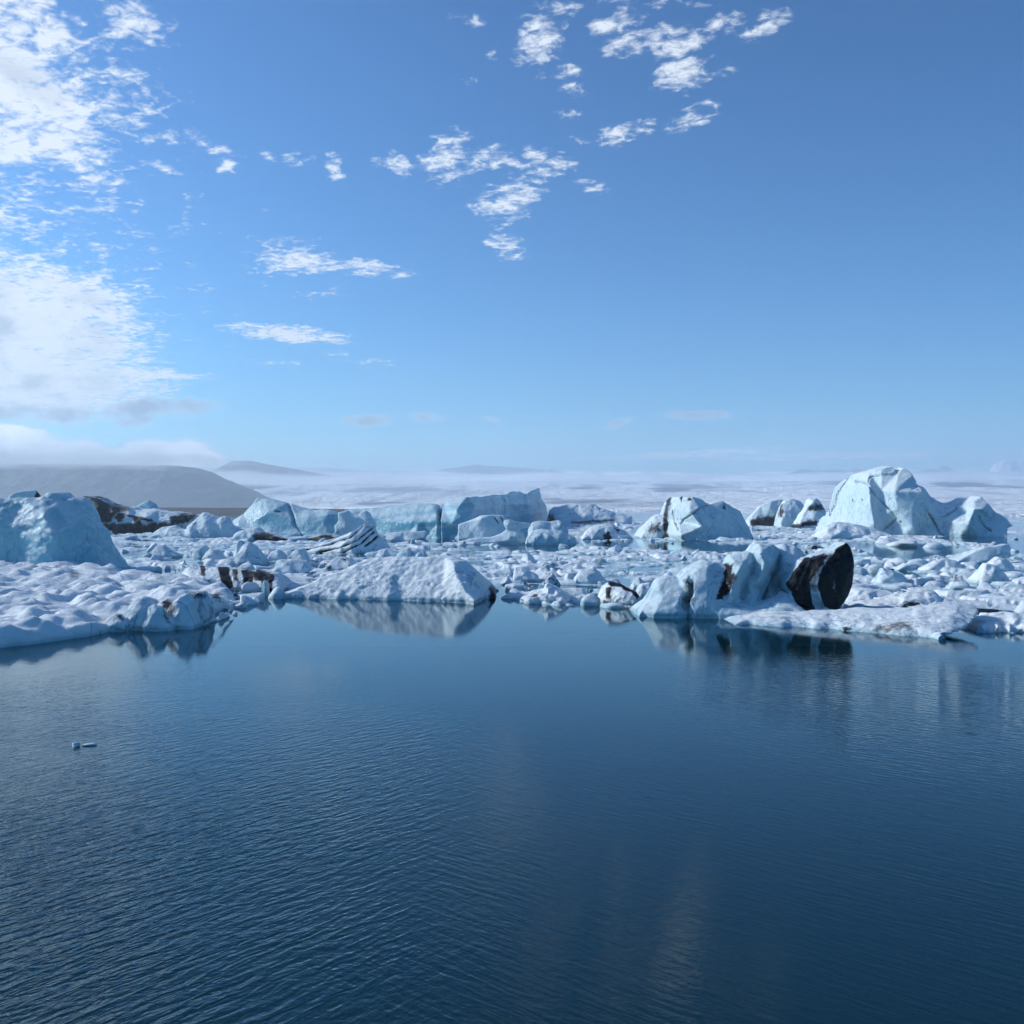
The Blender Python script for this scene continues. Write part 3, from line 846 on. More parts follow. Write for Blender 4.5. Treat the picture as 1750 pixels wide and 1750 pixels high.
berg('ice_boulder', 'grey-white ice boulder at the left of the grit-based trio behind the striped iceberg',
     [B([(1282, 894), (1285, 882), (1300, 865), (1320, 856), (1338, 853), (1337, 876), (1334, 894)], 900, 9, lean=.2)],
     cat='ice boulder', vox_px=1.3, sm=2, disp=.4, dscale=4, fine=.1, blue=.35, dirt=[([(1284, 888), (1330, 882), (1336, 900), (1284, 900)], .8, 3)])
berg('ice_boulder', 'middle ice boulder of the grit-based trio, rounded with a dark notch at its left',
     [B([(1334, 893), (1336, 868), (1342, 856), (1355, 853), (1368, 857), (1379, 866), (1381, 876), (1372, 893)], 901, 9, lean=.2)],
     cat='ice boulder', vox_px=1.3, sm=2, disp=.4, dscale=4, fine=.1, blue=.35, dirt=[([(1333, 866), (1339, 862), (1337, 884), (1332, 884)], .9, 2)])
berg('ice_boulder', 'right ice boulder of the grit-based trio, capped with brown grit',
     [B([(1362, 906), (1372, 880), (1380, 868), (1384, 852), (1398, 850), (1404, 857), (1410, 872), (1416, 890), (1420, 906)], 904, 9, lean=.2)],
     cat='ice boulder', vox_px=1.3, sm=2, disp=.4, dscale=4, fine=.2, blue=.2, dirt=[([(1382, 866), (1404, 860), (1408, 870), (1384, 872)], .8, 3), ([(1350, 898), (1395, 890), (1397, 896), (1350, 905)], 1.0, 2)])
berg('iceberg', 'largest iceberg, a cracked blue dome with a pointed horn on its right shoulder',
     [B([(1438, 888), (1441, 882), (1448, 846), (1458, 830), (1465, 823), (1473, 813), (1486, 807), (1506, 801), (1524, 795), (1531, 798), (1535, 806), (1544, 797), (1551, 799), (1561, 810), (1568, 820), (1568, 827), (1580, 832), (1589, 847), (1607, 856), (1637, 866), (1647, 866), (1665, 856), (1678, 848), (1687, 860), (1702, 876), (1722, 888), (1731, 899), (1722, 902), (1722, 918)],
        [(1438, 912), (1500, 915), (1722, 918)], 22, lean=.16, rough=.05, spacing=30, rim=.2, bulge=.2,
        ridges=[(1484, 830, -.02), (1487, 860, -.10), (1493, 895, -.14), (1460, 870, .12), (1470, 840, .14), (1530, 840, -.02), (1532, 870, -.04), (1520, 900, .08), (1505, 880, .04), (1560, 870, -.02), (1560, 900, -.06), (1590, 860, .12), (1600, 880, .10), (1575, 840, .05), (1625, 890, .08), (1612, 905, .12), (1655, 895, -.06), (1665, 870, .0), (1690, 885, .16), (1705, 900, .12), (1680, 870, .02), (1710, 885, .15)])],
     vox_px=1.9, sm=-1, disp=.35, dscale=6, fine=.1, blue=.42,
     cracks=[([(1462, 823), (1481, 826), (1505, 856), (1518, 870), (1531, 886), (1522, 896), (1511, 906)], 2.4, .9, .40), ([(1481, 826), (1486, 816), (1505, 811), (1524, 810), (1534, 806), (1532, 798)], 2.0, .8, .30),
             ([(1586, 874), (1598, 895), (1604, 908), (1612, 916)], 2.4, .7, .6), ([(1612, 882), (1625, 876), (1635, 866)], 2.2, .7, .4), ([(1673, 880), (1682, 898), (1694, 907)], 2.2, .6, .6),
             ([(1560, 836), (1566, 832), (1572, 838)], 1.6, .3, .2), ([(1575, 862), (1582, 858)], 1.6, .2, .2)],
     dirt=[([(1473, 853), (1475, 853), (1474, 857)], 1, 1), ([(1456, 853), (1458, 853), (1457, 857)], 1, 1), ([(1536, 890), (1541, 890), (1539, 893)], .8, 1), ([(1612, 917), (1607, 905), (1612, 893), (1625, 890), (1636, 898), (1634, 917)], .22, 2)])
berg('ice_apron', 'low snowy slope trailing left from the foot of the largest iceberg',
     [B([(1400, 925), (1412, 900), (1430, 892), (1450, 893), (1470, 897), (1500, 906), (1525, 914), (1535, 922)], 921, 10, lean=.5)],
     cat='snow slope', vox_px=1.7, sm=2, disp=.3, dscale=4, fine=.1, blue=.12)
berg('iceberg', 'wedge-shaped white iceberg mirrored in the calm water at the centre',
     [B([(478, 1024), (480, 1016), (500, 1010), (520, 1002), (541, 992), (561, 983), (585, 974), (606, 966), (622, 958), (639, 955), (655, 954), (671, 953), (701, 955), (725, 953), (744, 951), (760, 952), (775, 953), (795, 959), (805, 968), (815, 979), (827, 989), (836, 1000), (842, 1010), (850, 1022)],
        [(478, 1024), (560, 1026), (700, 1029), (812, 1033), (850, 1023)], 7, lean=.48, rough=.05, rim=.12, bulge=.05, spacing=30,
        ridges=[(775, 962, .40), (780, 985, .24), (795, 1010, .10), (812, 1028, -.03), (820, 1000, .40), (832, 1015, .28)])],
     vox_px=2.0, sm=1, disp=.12, dscale=1.5, fine=.045, blue=.14, cups=.07, mat=M_FLOE,
     dirt=[([(838, 1000), (846, 1008), (852, 1022), (840, 1026), (836, 1016)], .85, 3)])
berg('iceberg', 'low iceberg crossed by black vertical dirt bands, left of the central white wedge',
     [B([(300, 1008), (303, 998), (308, 988), (312, 978), (320, 971), (327, 968), (344, 968), (360, 970), (372, 970), (400, 973), (440, 976), (458, 980), (468, 981), (478, 987), (486, 1000), (484, 1010)],
        [(300, 1007), (484, 1012)], 5, lean=.25, rough=.06, spacing=14)],
     vox_px=1.6, sm=1, disp=.12, dscale=1.2, fine=.05, blue=.08, mat=M_FLOE,
     dirt=[([(342, 966), (350, 967), (351, 985), (346, 986)], 1, 1.2), ([(373, 968), (390, 970), (397, 1003), (386, 1003), (378, 990)], 1.7, 1.5), ([(397, 972), (405, 973), (406, 992), (400, 990)], 1, 1.5),
           ([(414, 974), (430, 975), (432, 1010), (418, 1005)], 1.7, 1.5), ([(432, 975), (468, 981), (462, 1008), (452, 1010), (448, 992), (434, 990)], 1.7, 2), ([(350, 990), (356, 992), (355, 1006), (350, 1006)], .9), ([(300, 995), (304, 994), (304, 1003)], .9)])
berg('iceberg', 'striped iceberg of smooth upright fins with a black-banded lobe at its right end',
     [B([(1088, 1058), (1098, 1040), (1106, 1028), (1114, 1010), (1122, 993), (1130, 988), (1139, 985), (1155, 986), (1167, 991), (1182, 1000), (1186, 1030), (1190, 1058)], [(1088, 1057), (1190, 1059)], 5, lean=.35, rough=.03, bulge=.3, spacing=22),
      B([(1156, 1058), (1158, 1000), (1162, 985), (1176, 971), (1190, 963), (1205, 957), (1225, 961), (1246, 966), (1254, 976), (1258, 995), (1252, 1020), (1240, 1058)], 1058, 5.5, lean=.35, rough=.03, bulge=.3, spacing=24),
      B([(1228, 1058), (1232, 1000), (1237, 975), (1246, 952), (1262, 947), (1282, 943), (1292, 956), (1282, 990), (1266, 1025), (1262, 1058)], 1058, 5, lean=.3, rough=.02, rim=.35, bulge=.5, spacing=20),
      B([(1256, 1057), (1262, 1024), (1278, 978), (1285, 942), (1298, 931), (1320, 931), (1332, 940), (1326, 972), (1308, 1012), (1298, 1036), (1298, 1057)], 1056, 5, lean=.3, rough=.02, rim=.35, bulge=.5, spacing=20),
      B([(1290, 1056), (1300, 1022), (1318, 976), (1326, 940), (1340, 932), (1360, 933), (1373, 942), (1378, 955), (1368, 980), (1352, 1004), (1336, 1030), (1332, 1056)], 1053, 5, lean=.3, rough=.02, rim=.35, bulge=.5, spacing=20),
      B([(1366, 1056), (1361, 1030), (1349, 1006), (1347, 994), (1358, 978), (1375, 959), (1390, 955), (1405, 951), (1421, 944), (1436, 937), (1447, 928), (1454, 934), (1458, 950), (1460, 970), (1458, 1000), (1450, 1018), (1442, 1032), (1434, 1044), (1428, 1056)], 1056, 4.5, lean=.2, rough=.02, rim=.12, bulge=.14, spacing=26),
      B([(1150, 1060), (1185, 1040), (1200, 1028), (1219, 1019), (1250, 1017), (1270, 1028), (1290, 1036), (1316, 1026), (1340, 1012), (1356, 1020), (1370, 1034), (1400, 1046), (1450, 1047), (1470, 1062)], [(1150, 1059), (1250, 1061), (1470, 1066)], 4, lean=.6, rough=.03, spacing=24)],
     vox_px=1.6, sm=7, disp=.06, dscale=1.2, fine=.015, blue=.62, flute=(.05, 1.6, .55, 1240, 1462),
     cracks=[([(1180, 990), (1181, 1010), (1172, 1030), (1178, 1050)], 9, .5, .25), ([(1335, 952), (1325, 975), (1308, 1000)], 4, .12, .15), ([(1300, 965), (1290, 995), (1280, 1030)], 4, .10, .0), ([(1352, 960), (1340, 985), (1325, 1010)], 4, .10, .12),
             ([(1160, 1030), (1172, 1045), (1180, 1058)], 2.2, .1, .25)],
     dirt=[([(1374, 957), (1412, 948), (1402, 965), (1393, 979), (1386, 992), (1382, 1004), (1384, 1018), (1386, 1030), (1394, 1046), (1380, 1045), (1362, 1030), (1346, 998)], 2.2, 1.6),
           ([(1428, 942), (1447, 928), (1455, 940), (1446, 958), (1437, 979), (1426, 990), (1423, 1004), (1428, 1020), (1440, 1034), (1430, 1046), (1412, 1036), (1403, 1018), (1399, 1004), (1402, 982), (1415, 958)], 2.2, 1.6),
           ([(1453, 936), (1461, 968), (1460, 1000), (1448, 1026), (1438, 1038), (1426, 1012), (1428, 992), (1444, 962)], 1.1, 3), ([(1398, 948), (1424, 944), (1410, 985), (1404, 1010), (1380, 1010), (1388, 980)], .50, 4), ([(1384, 1015), (1408, 1012), (1420, 1040), (1398, 1046)], .40, 5),
           ([(1168, 990), (1184, 990), (1187, 1000), (1178, 1030), (1170, 1025), (1172, 1008)], .62, 3), ([(1240, 964), (1252, 968), (1254, 985), (1250, 1002), (1236, 1022), (1224, 1022), (1234, 1000), (1238, 985)], 1.1, 3)])  # these two patches paint the shade in the gaps between fins
berg('ice_floe', 'low floe with upswept rounded right end and dark waterline smear, before the striped fins',
     [B([(1244, 1070), (1262, 1062), (1285, 1056), (1310, 1052), (1350, 1050), (1400, 1047), (1440, 1045), (1480, 1041), (1520, 1043), (1560, 1040), (1600, 1036), (1640, 1032), (1660, 1033), (1673, 1040), (1674, 1048), (1665, 1062), (1650, 1074), (1625, 1086), (1612, 1095)],
        [(1244, 1070), (1300, 1073), (1400, 1079), (1500, 1087), (1612, 1096)], 6, lean=.75, rough=.03, rim=.1, bulge=.15, spacing=26, under=.25)],
     cat='ice floe', vox_px=2.0, sm=9, disp=.09, dscale=1.4, fine=.03, blue=.20, mat=M_FLOE,
     dirt=[([(1484, 1076), (1490, 1071), (1520, 1068), (1545, 1062), (1556, 1064), (1558, 1077)], .5, 4), ([(1440, 1070), (1456, 1073), (1440, 1074)], .8, 1.5)])
berg('ice_floe', 'hummocked grey-white floe lying behind the long upswept floe at the right',
     [B([(1430, 1050), (1460, 1040), (1500, 1030), (1535, 1018), (1560, 1008), (1580, 1006), (1600, 1012), (1610, 1022), (1640, 1028), (1650, 1045)], 1050, 6, lean=.6)],
     cat='ice floe', vox_px=2.0, sm=2, disp=.12, dscale=1.4, fine=.05, blue=.08, mat=M_FLOE, dirt=[([(1541, 1034), (1552, 1029), (1572, 1033), (1566, 1039), (1545, 1040)], .8, 3)])
berg('ice_floe', 'rounded blue-white ice bank right of the black-banded lobe',
     [B([(1446, 1034), (1452, 1018), (1462, 1008), (1480, 1005), (1500, 1009), (1520, 1010), (1540, 1016), (1545, 1036)], 1034, 4, lean=.3)],
     cat='ice floe', vox_px=1.8, sm=3, disp=.08, dscale=1.4, blue=.38, mat=M_FLOE)
berg('ice_block', 'black-sided tabular ice block wedged in floes at the right edge',
     [B([(1670, 1060), (1673, 1040), (1700, 1041), (1732, 1045), (1745, 1050), (1740, 1062)], 1064, 3, rough=.04)],
     cat='ice block', vox_px=1.8, sm=1, disp=.05, blue=.1, dirt=[([(1671, 1041), (1735, 1046), (1728, 1055), (1705, 1058), (1690, 1055), (1672, 1050)], 1.7, 1.5)])
berg('ice_floe', 'smooth rounded floe cut by the right picture edge below the black-sided block',
     [B([(1640, 1084), (1655, 1072), (1670, 1058), (1690, 1056), (1710, 1055), (1730, 1048), (1750, 1050), (1800, 1052), (1840, 1060), (1850, 1084)], 1083, 5, lean=.4)],
     cat='ice floe', vox_px=2.0, sm=2, disp=.10, dscale=1.4, fine=.03, blue=.15, mat=M_FLOE)
berg('iceberg', 'dirty white lump with a black arched top band, left of the striped fins',
     [B([(1022, 1036), (1026, 1020), (1031, 1004), (1038, 995), (1050, 995), (1064, 999), (1078, 1007), (1086, 1010), (1092, 1018), (1096, 1028), (1104, 1038)], [(1022, 1034), (1104, 1040)], 3, lean=.3, rough=.06)],
     vox_px=1.7, sm=1, disp=.10, dscale=.8, fine=.05, blue=.05, mat=M_FLOE, grit=.4,
     dirt=[([(1038, 994), (1052, 994), (1080, 1005), (1092, 1016), (1091, 1024), (1080, 1014), (1060, 1002), (1044, 1000)], 1.1, 1.3), ([(1036, 1004), (1043, 1004), (1044, 1022), (1036, 1024)], 1, 2), ([(1086, 1000), (1089, 1000), (1091, 1022), (1087, 1022)], 1, 1)])
berg('ice_pile', 'heap of rounded snowy lumps at the water edge between the wedge and the dirty lump',
     [B([(892, 1032), (897, 1022), (908, 1016), (920, 1012), (932, 1008), (938, 1000), (950, 1004), (960, 1008), (968, 1016), (975, 1030)], 1033, 3, lean=.3, rough=.15),
      B([(930, 1020), (932, 1000), (936, 997), (942, 1000), (944, 1020)], 1032, 2)],
     cat='ice lump', vox_px=1.7, sm=1, disp=.16, dscale=.8, fine=.06, blue=.06, mat=M_FLOE, dirt=[([(910, 1017), (918, 1015), (918, 1021), (911, 1021)], .9, 2)])
berg('ice_block', 'small pale triangular ice block in the packed ice right of the black-banded lobe',
     [B([(1503, 1001), (1505, 985), (1508, 971), (1524, 974), (1540, 980), (1552, 989), (1556, 1001)], 1002, 2.5, rough=.04, spacing=14)],
     cat='ice block', vox_px=1.6, sm=1, disp=.05, dscale=1, blue=.35)
berg('iceberg', 'pale cyan wedge iceberg rising to a flat right end, below the largest iceberg',
     [B([(1632, 966), (1640, 957), (1655, 949), (1668, 942), (1685, 935), (1700, 934), (1715, 931), (1724, 929), (1728, 938), (1728, 952), (1705, 962), (1690, 970)], 966, 4, lean=.2, rough=.05, spacing=18)],
     vox_px=1.6, sm=2, disp=.08, dscale=2, blue=.42)
for (pts, wv, lab) in [
    ([(1583, 978), (1590, 965), (1600, 958), (1618, 954), (1635, 958), (1646, 966), (1648, 978)], 979, 'rounded pale blue ice block left of the small white cube'),
    ([(1645, 980), (1648, 962), (1668, 960), (1674, 966), (1676, 980)], 979, 'small white cube-like ice block among the right-hand blocks'),
    ([(1676, 1000), (1680, 975), (1686, 962), (1700, 966), (1718, 980), (1726, 990), (1724, 1000)], 999, 'angular blue-white block leaning right below the cyan wedge'),
    ([(1692, 976), (1698, 958), (1706, 951), (1722, 956), (1734, 968), (1736, 978)], 978, 'peaked white block just below the cyan wedge at the right'),
    ([(1738, 1002), (1742, 990), (1755, 986), (1770, 992), (1772, 1002)], 1002, 'small ice lump cut by the right picture edge')]:
    berg('ice_block', lab, [B(pts, wv, 3, rough=.1, spacing=12)], cat='ice block', group='ice blocks below the largest iceberg', vox_px=1.6, sm=1, disp=.06, dscale=1, blue=.25, mat=M_FLOE)
for (pts, wv, T, lab, bl) in [
    ([(384, 968), (388, 955), (400, 948), (403, 930), (408, 924), (414, 932), (425, 926), (436, 932), (444, 945), (450, 966)], 966, 3.5, 'white block with a thin upright spike above the banded low iceberg', .3),
    ([(455, 958), (462, 944), (474, 938), (484, 944), (486, 958)], 959, 2.5, 'small rounded pale block right of the spiked white block', .3),
    ([(486, 962), (495, 948), (508, 938), (520, 936), (524, 948), (526, 962)], 962, 2.5, 'gabled pale block just left of the tilted layered slab', .3),
    ([(466, 982), (470, 962), (474, 957), (500, 956), (525, 958), (530, 976), (510, 984)], 984, 3, 'flat-topped cyan slab above the left tip of the white wedge', .45),
    ([(550, 978), (560, 962), (575, 952), (590, 952), (602, 960), (610, 972), (606, 980)], 978, 3, 'black-speckled snowy lump above the white wedge', .06),
    ([(645, 955), (646, 940), (660, 937), (680, 940), (700, 936), (702, 950), (690, 956)], 954, 3, 'pale squared block right of the tilted slab foot', .35),
    ([(702, 952), (705, 940), (714, 936), (726, 940), (728, 952)], 953, 2.5, 'small angular block above the flat top of the white wedge', .35),
    ([(244, 950), (258, 942), (268, 932), (278, 931), (290, 940), (303, 950)], 953, 3, 'faceted white pyramid block behind the lumpy left floe', .3),
    ([(343, 958), (350, 945), (360, 936), (372, 940), (378, 950), (380, 960)], 960, 3, 'white gabled block left of the spiked block', .25),
    ([(982, 1000), (985, 985), (990, 976), (1010, 972), (1014, 968), (1024, 978), (1036, 992), (1040, 1000)], 1000, 3, 'pale pyramid block centre right with a flat left shoulder', .4),
    ([(876, 995), (880, 970), (888, 970), (905, 976), (920, 984), (922, 996)], 996, 3, 'white slanting block right of the wedge among brash', .25),
    ([(860, 1010), (864, 1000), (880, 996), (896, 1000), (902, 1010)], 1011, 2.5, 'low cyan block at the pack edge right of the wedge', .5),
    ([(1088, 1026), (1090, 1006), (1098, 998), (1110, 996), (1120, 1004), (1112, 1026)], 1028, 2, 'smooth pale boulder tucked behind the left striped fin', .3),
    ([(1080, 1010), (1084, 992), (1092, 986), (1102, 994), (1106, 1008)], 1012, 2, 'small upright ice boulder behind the black-arched lump', .3),
    ([(1278, 946), (1282, 932), (1290, 926), (1308, 925), (1318, 934), (1320, 948)], 950, 3, 'block of ice peeping over the tallest striped fin', .35),
    ([(640, 925), (660, 912), (690, 909), (728, 907), (732, 912), (725, 920), (700, 925)], 925, 5, 'low overturned pale ridge before the layered wall', .3)]:
    sp = [([(582, 956), (590, 957), (590, 962)], .9, 2), ([(560, 968), (566, 966), (564, 974)], .9, 2), ([(596, 966), (606, 972), (598, 974)], .9, 2)] if 'speckled' in lab else []
    berg('ice_block', lab, [B(pts, wv, T, rough=.1, spacing=12)], cat='ice block', group='ice blocks standing in the packed ice', vox_px=1.6, sm=1, disp=.08, dscale=1, blue=bl, mat=M_FLOE, dirt=sp)



# ================================================================== the big hummocked floe at the left
def left_floe():
    out_px = [(-260, 1150), (-120, 1138), (-40, 1122), (0, 1108), (14, 1106), (60, 1101), (110, 1094), (150, 1088), (188, 1080), (215, 1079), (240, 1077), (275, 1075), (300, 1073), (325, 1070), (345, 1064), (362, 1052), (380, 1043), (397, 1036), (402, 1028),
              (396, 1020), (380, 1014), (360, 1010), (330, 1006), (290, 1000), (240, 992), (190, 984), (140, 979), (60, 975), (0, 973), (-120, 972), (-300, 972)]
    P = np.array([ground(u, v) for u, v in out_px])
    # dense outline
    L = []
    for i in range(len(P)):
        a, b = P[i], P[(i + 1) % len(P)]
        n = max(1, int(np.hypot(*(b - a)) / .22))
        for k in range(n): L.append(a + (b - a) * k / n)
    L = np.array(L)
    lo, hi = L.min(0), L.max(0)
    st = .17
    xs = np.arange(lo[0], hi[0], st); ys = np.arange(lo[1], hi[1], st)
    pts = []
    y = lo[1]
    while y < hi[1]:
        s = st * (y / 45.0) * (1.0 if y < 60 else 1.3)
        x = np.arange(max(lo[0], -y * .60), hi[0], s)
        pts.append(np.stack([x + RNG.uniform(-.2, .2, len(x)) * s, np.full(len(x), y) + RNG.uniform(-.2, .2, len(x)) * s], 1))
        y += s * 1.2
    G = np.concatenate(pts)
    G = G[inside(G, L)]
    dG = seg_dist(G, P)
    G = G[dG > .12]
    pv = [Vector(p) for p in L] + [Vector(p) for p in G]
    nO = len(L)
    res = delaunay_2d_cdt(pv, [], [list(range(nO))], 1, 1e-5)
    V2 = np.array([(p[0], p[1]) for p in res[0]]); ff = res[2]
    src = np.array([o[0] if o else -1 for o in res[3]])
    e = seg_dist(V2, P)
    x, y = V2[:, 0], V2[:, 1]
    q = np.stack([x, y, x * 0], 1)
    wx = x + .5 * fbm(q / 1.2, 2, 3); wy = y + .5 * fbm(q / 1.2, 2, 4)
    w1 = worley2((wx + .8 * fbm(q / 3, 2, 33)) / 2.1, (wy + fbm(q / 3, 2, 34)) / 3.0, 2); w2 = worley2(wx / 1.0, wy / 1.5, 5)
    hum = (w1[0] - .42) * -1.0 + (w2[0] - .42) * -.35
    h = .50 + hum * .85 + .22 * fbm(q / 3.5, 3, 6) + .09 * fbm(q / .55, 4, 7, .6)
    h = h + .25 * smooth(y, 50, 80)
    # rounded pinnacles along the right-hand rim: (u, v foot, half width px, height px, fore-aft metres)
    for (u, v, ru, hp, ry) in [(235, 1066, 60, 20, 1.6), (320, 1058, 60, 20, 1.6), (384, 1040, 22, 14, 1.0),
                               (150, 1066, 30, 22, 1.4), (110, 1060, 45, 20, 2.0), (60, 1080, 60, 14, 2.0), (285, 1045, 45, 22, 2.5), (20, 1050, 60, 14, 2.4), (230, 1030, 60, 14, 3)]:
        cx, cy = ground(u, v); k = cy / F
        d2 = ((x - cx) / (ru * k * .78)) ** 2 + ((y - cy - ry * .7) / ry) ** 2
        h = np.maximum(h, 0) + np.maximum(0, hp * k - .35) * np.clip(1 - d2 / 1.7, 0, 1) ** .8 * (1 + .22 * fbm(q / .5, 3, 11))
    h = np.maximum(h, .10)
    prof = 1 - (1 - np.clip(e / .85, 0, 1)) ** 2.2
    z = .16 + h * prof
    V = np.stack([x, y, z], 1)
    # skirt: in and down below the water, an undercut rim
    N = len(V)
    ring = [int(np.where(src == i)[0][0]) for i in range(nO)]
    c = P.mean(0)
    S1, S2 = [], []
    for i in ring:
        d = V2[i] - c; d = d / np.hypot(*d)
        S1.append((V2[i][0] - d[0] * .10, V2[i][1] - d[1] * .10, .02))
        S2.append((V2[i][0] + d[0] * 1.0, V2[i][1] + d[1] * 1.0, -.5))
    S3 = [(a[0] * 1.0, a[1], -1.1) for a in S2]
    V = np.concatenate([V, S1, S2, S3])
    Fc = [tuple(f) for f in ff]
    for k in range(nO):
        a, b = ring[k], ring[(k + 1) % nO]
        r = [(a, b), (N + k, N + (k + 1) % nO), (N + nO + k, N + nO + (k + 1) % nO), (N + 2 * nO + k, N + 2 * nO + (k + 1) % nO)]
        for (p0, p1), (q0, q1) in zip(r, r[1:]): Fc.append((p0, p1, q1, q0))
    o = mesh_obj('ice_floe', V, Fc, M_FLOE)
    bm = bmesh.new(); bm.from_mesh(o.data); bmesh.ops.recalc_face_normals(bm, faces=bm.faces); bm.to_mesh(o.data); bm.free()
    co = get_co(o.data); U, Vv = pix(co)
    PP = np.stack([U, Vv], 1); J = np.stack([fbm(co / .25, 3, 1), fbm(co / .25, 3, 2)], 1) * 5
    D = np.zeros(len(co))
    for poly, w, soft in [([(318, 1012), (352, 1010), (348, 1020), (322, 1022)], .55, 4), ([(362, 1012), (378, 1016), (372, 1026), (364, 1022)], .75, 3), ([(275, 1026), (292, 1026), (296, 1050), (288, 1060), (280, 1045)], .8, 3), ([(320, 1020), (330, 1018), (318, 1060), (312, 1066)], .5, 4),
                          ([(215, 1028), (226, 1033), (220, 1056), (218, 1040)], .45, 3), ([(178, 1055), (200, 1060), (192, 1068), (176, 1064)], .45, 4), ([(120, 978), (138, 980), (136, 986), (120, 985)], .6, 3)]:
        Q = PP + J; s = np.where(inside(Q, poly), 1., -1.) * seg_dist(Q, poly); D = np.maximum(D, w * smooth(s, -soft, soft))
    attr(o.data, 'dirt', D); attr(o.data, 'grit', np.full(len(co), .1))
    bl = np.full(len(co), .5); bl[:N] = .04 + .3 * smooth(h, 1.0, 1.8)
    attr(o.data, 'blue', bl)
    sh = np.array([c[0], c[1], 0.0]); set_co(o.data, get_co(o.data) - sh); o.location = sh.tolist()
    bpy.context.view_layer.update()
    for top, wl, T, bl, dt in [
        ([(168, 1080), (176, 1064), (190, 1053), (204, 1050), (213, 1058), (216, 1080)], 1081, 1.4, .2, [([(196, 1050), (206, 1050), (214, 1060), (208, 1062)], .6, 2)]),
        ([(200, 1078), (210, 1060), (220, 1034), (230, 1023), (245, 1021), (256, 1031), (263, 1050), (266, 1078)], 1079, 1.9, .2, []),
        ([(238, 1080), (246, 1058), (252, 1039), (262, 1032), (275, 1038), (285, 1054), (294, 1080)], 1080, 1.5, .25, [([(278, 1040), (286, 1050), (292, 1066), (286, 1066), (280, 1052)], .6, 3)]),
        ([(270, 1076), (282, 1052), (292, 1030), (306, 1019), (320, 1013), (330, 1028), (332, 1076)], 1077, 2.0, .12, [([(272, 1026), (290, 1026), (296, 1036), (294, 1052), (285, 1044)], .75, 4)]),
        ([(306, 1074), (318, 1050), (326, 1022), (336, 1011), (352, 1009), (366, 1014), (380, 1022), (386, 1036), (388, 1054)], [(306, 1077), (350, 1070), (388, 1056)], 2.2, .2,
         [([(322, 1018), (338, 1010), (354, 1012), (350, 1022), (334, 1024)], .6, 4), ([(362, 1013), (376, 1018), (374, 1030), (365, 1028)], .8, 3), ([(322, 1030), (330, 1022), (324, 1050), (314, 1064)], .6, 4), ([(340, 1026), (346, 1026), (344, 1060), (338, 1060)], .35, 4)])]:
        berg('ice_pinnacle', None, [B(top, wl, T, lean=.3, rough=.05, rim=.25, bulge=.3, spacing=18)], vox_px=2.0, sm=8, disp=.07, dscale=.9, fine=.02, blue=bl, mat=M_FLOE, dirt=dt, parent=o)
    tag(o, 'big snowy floe with cupped hummocks and rounded pinnacles in the left foreground', 'ice floe')
    return o


left_floe()

# ================================================================== packed ice
EDGE = [(-500, 1012), (300, 1012), (395, 1044), (425, 1036), (455, 1026), (478, 1018), (500, 1008), (840, 1010), (858, 1016), (885, 1030), (960, 1034), (1010, 1036), (1060, 1040), (1100, 1046), (1250, 1050), (1450, 1060), (1660, 1064), (1690, 1080), (1900, 1082), (2300, 1084)]
POOLS = [(1180, 933, 75, 9), (1065, 931, 95, 7), (1560, 941, 100, 13), (1490, 935, 60, 10), (1690, 920, 90, 9), (1745, 935, 40, 14), (460, 921, 36, 6), (545, 920, 34, 5), (895, 938, 60, 6), (930, 934, 60, 7), (745, 923, 50, 5), (1262, 938, 60, 8), (210, 904, 110, 9),
         (590, 978, 26, 4), (545, 990, 22, 4), (1575, 984, 26, 4), (1400, 934, 60, 5), (690, 925, 40, 3), (1690, 900, 120, 7), (810, 935, 40, 3), (500, 1010, 24, 4), (1600, 1000, 40, 3)]


def cover(U, V):
    """1 where ice covers the lagoon, 0 open water"""
    e = np.interp(U, [p[0] for p in EDGE], [p[1] for p in EDGE])
    c = smooth(e - V, -1, 4)
    for (cu, cv, ru, rv) in POOLS:
        d = np.sqrt(((U - cu) / ru) ** 2 + ((V - cv) / rv) ** 2)
        c = c * smooth(d, .75, 1.1)
    c = c * smooth(V, 884, 892)
    return c


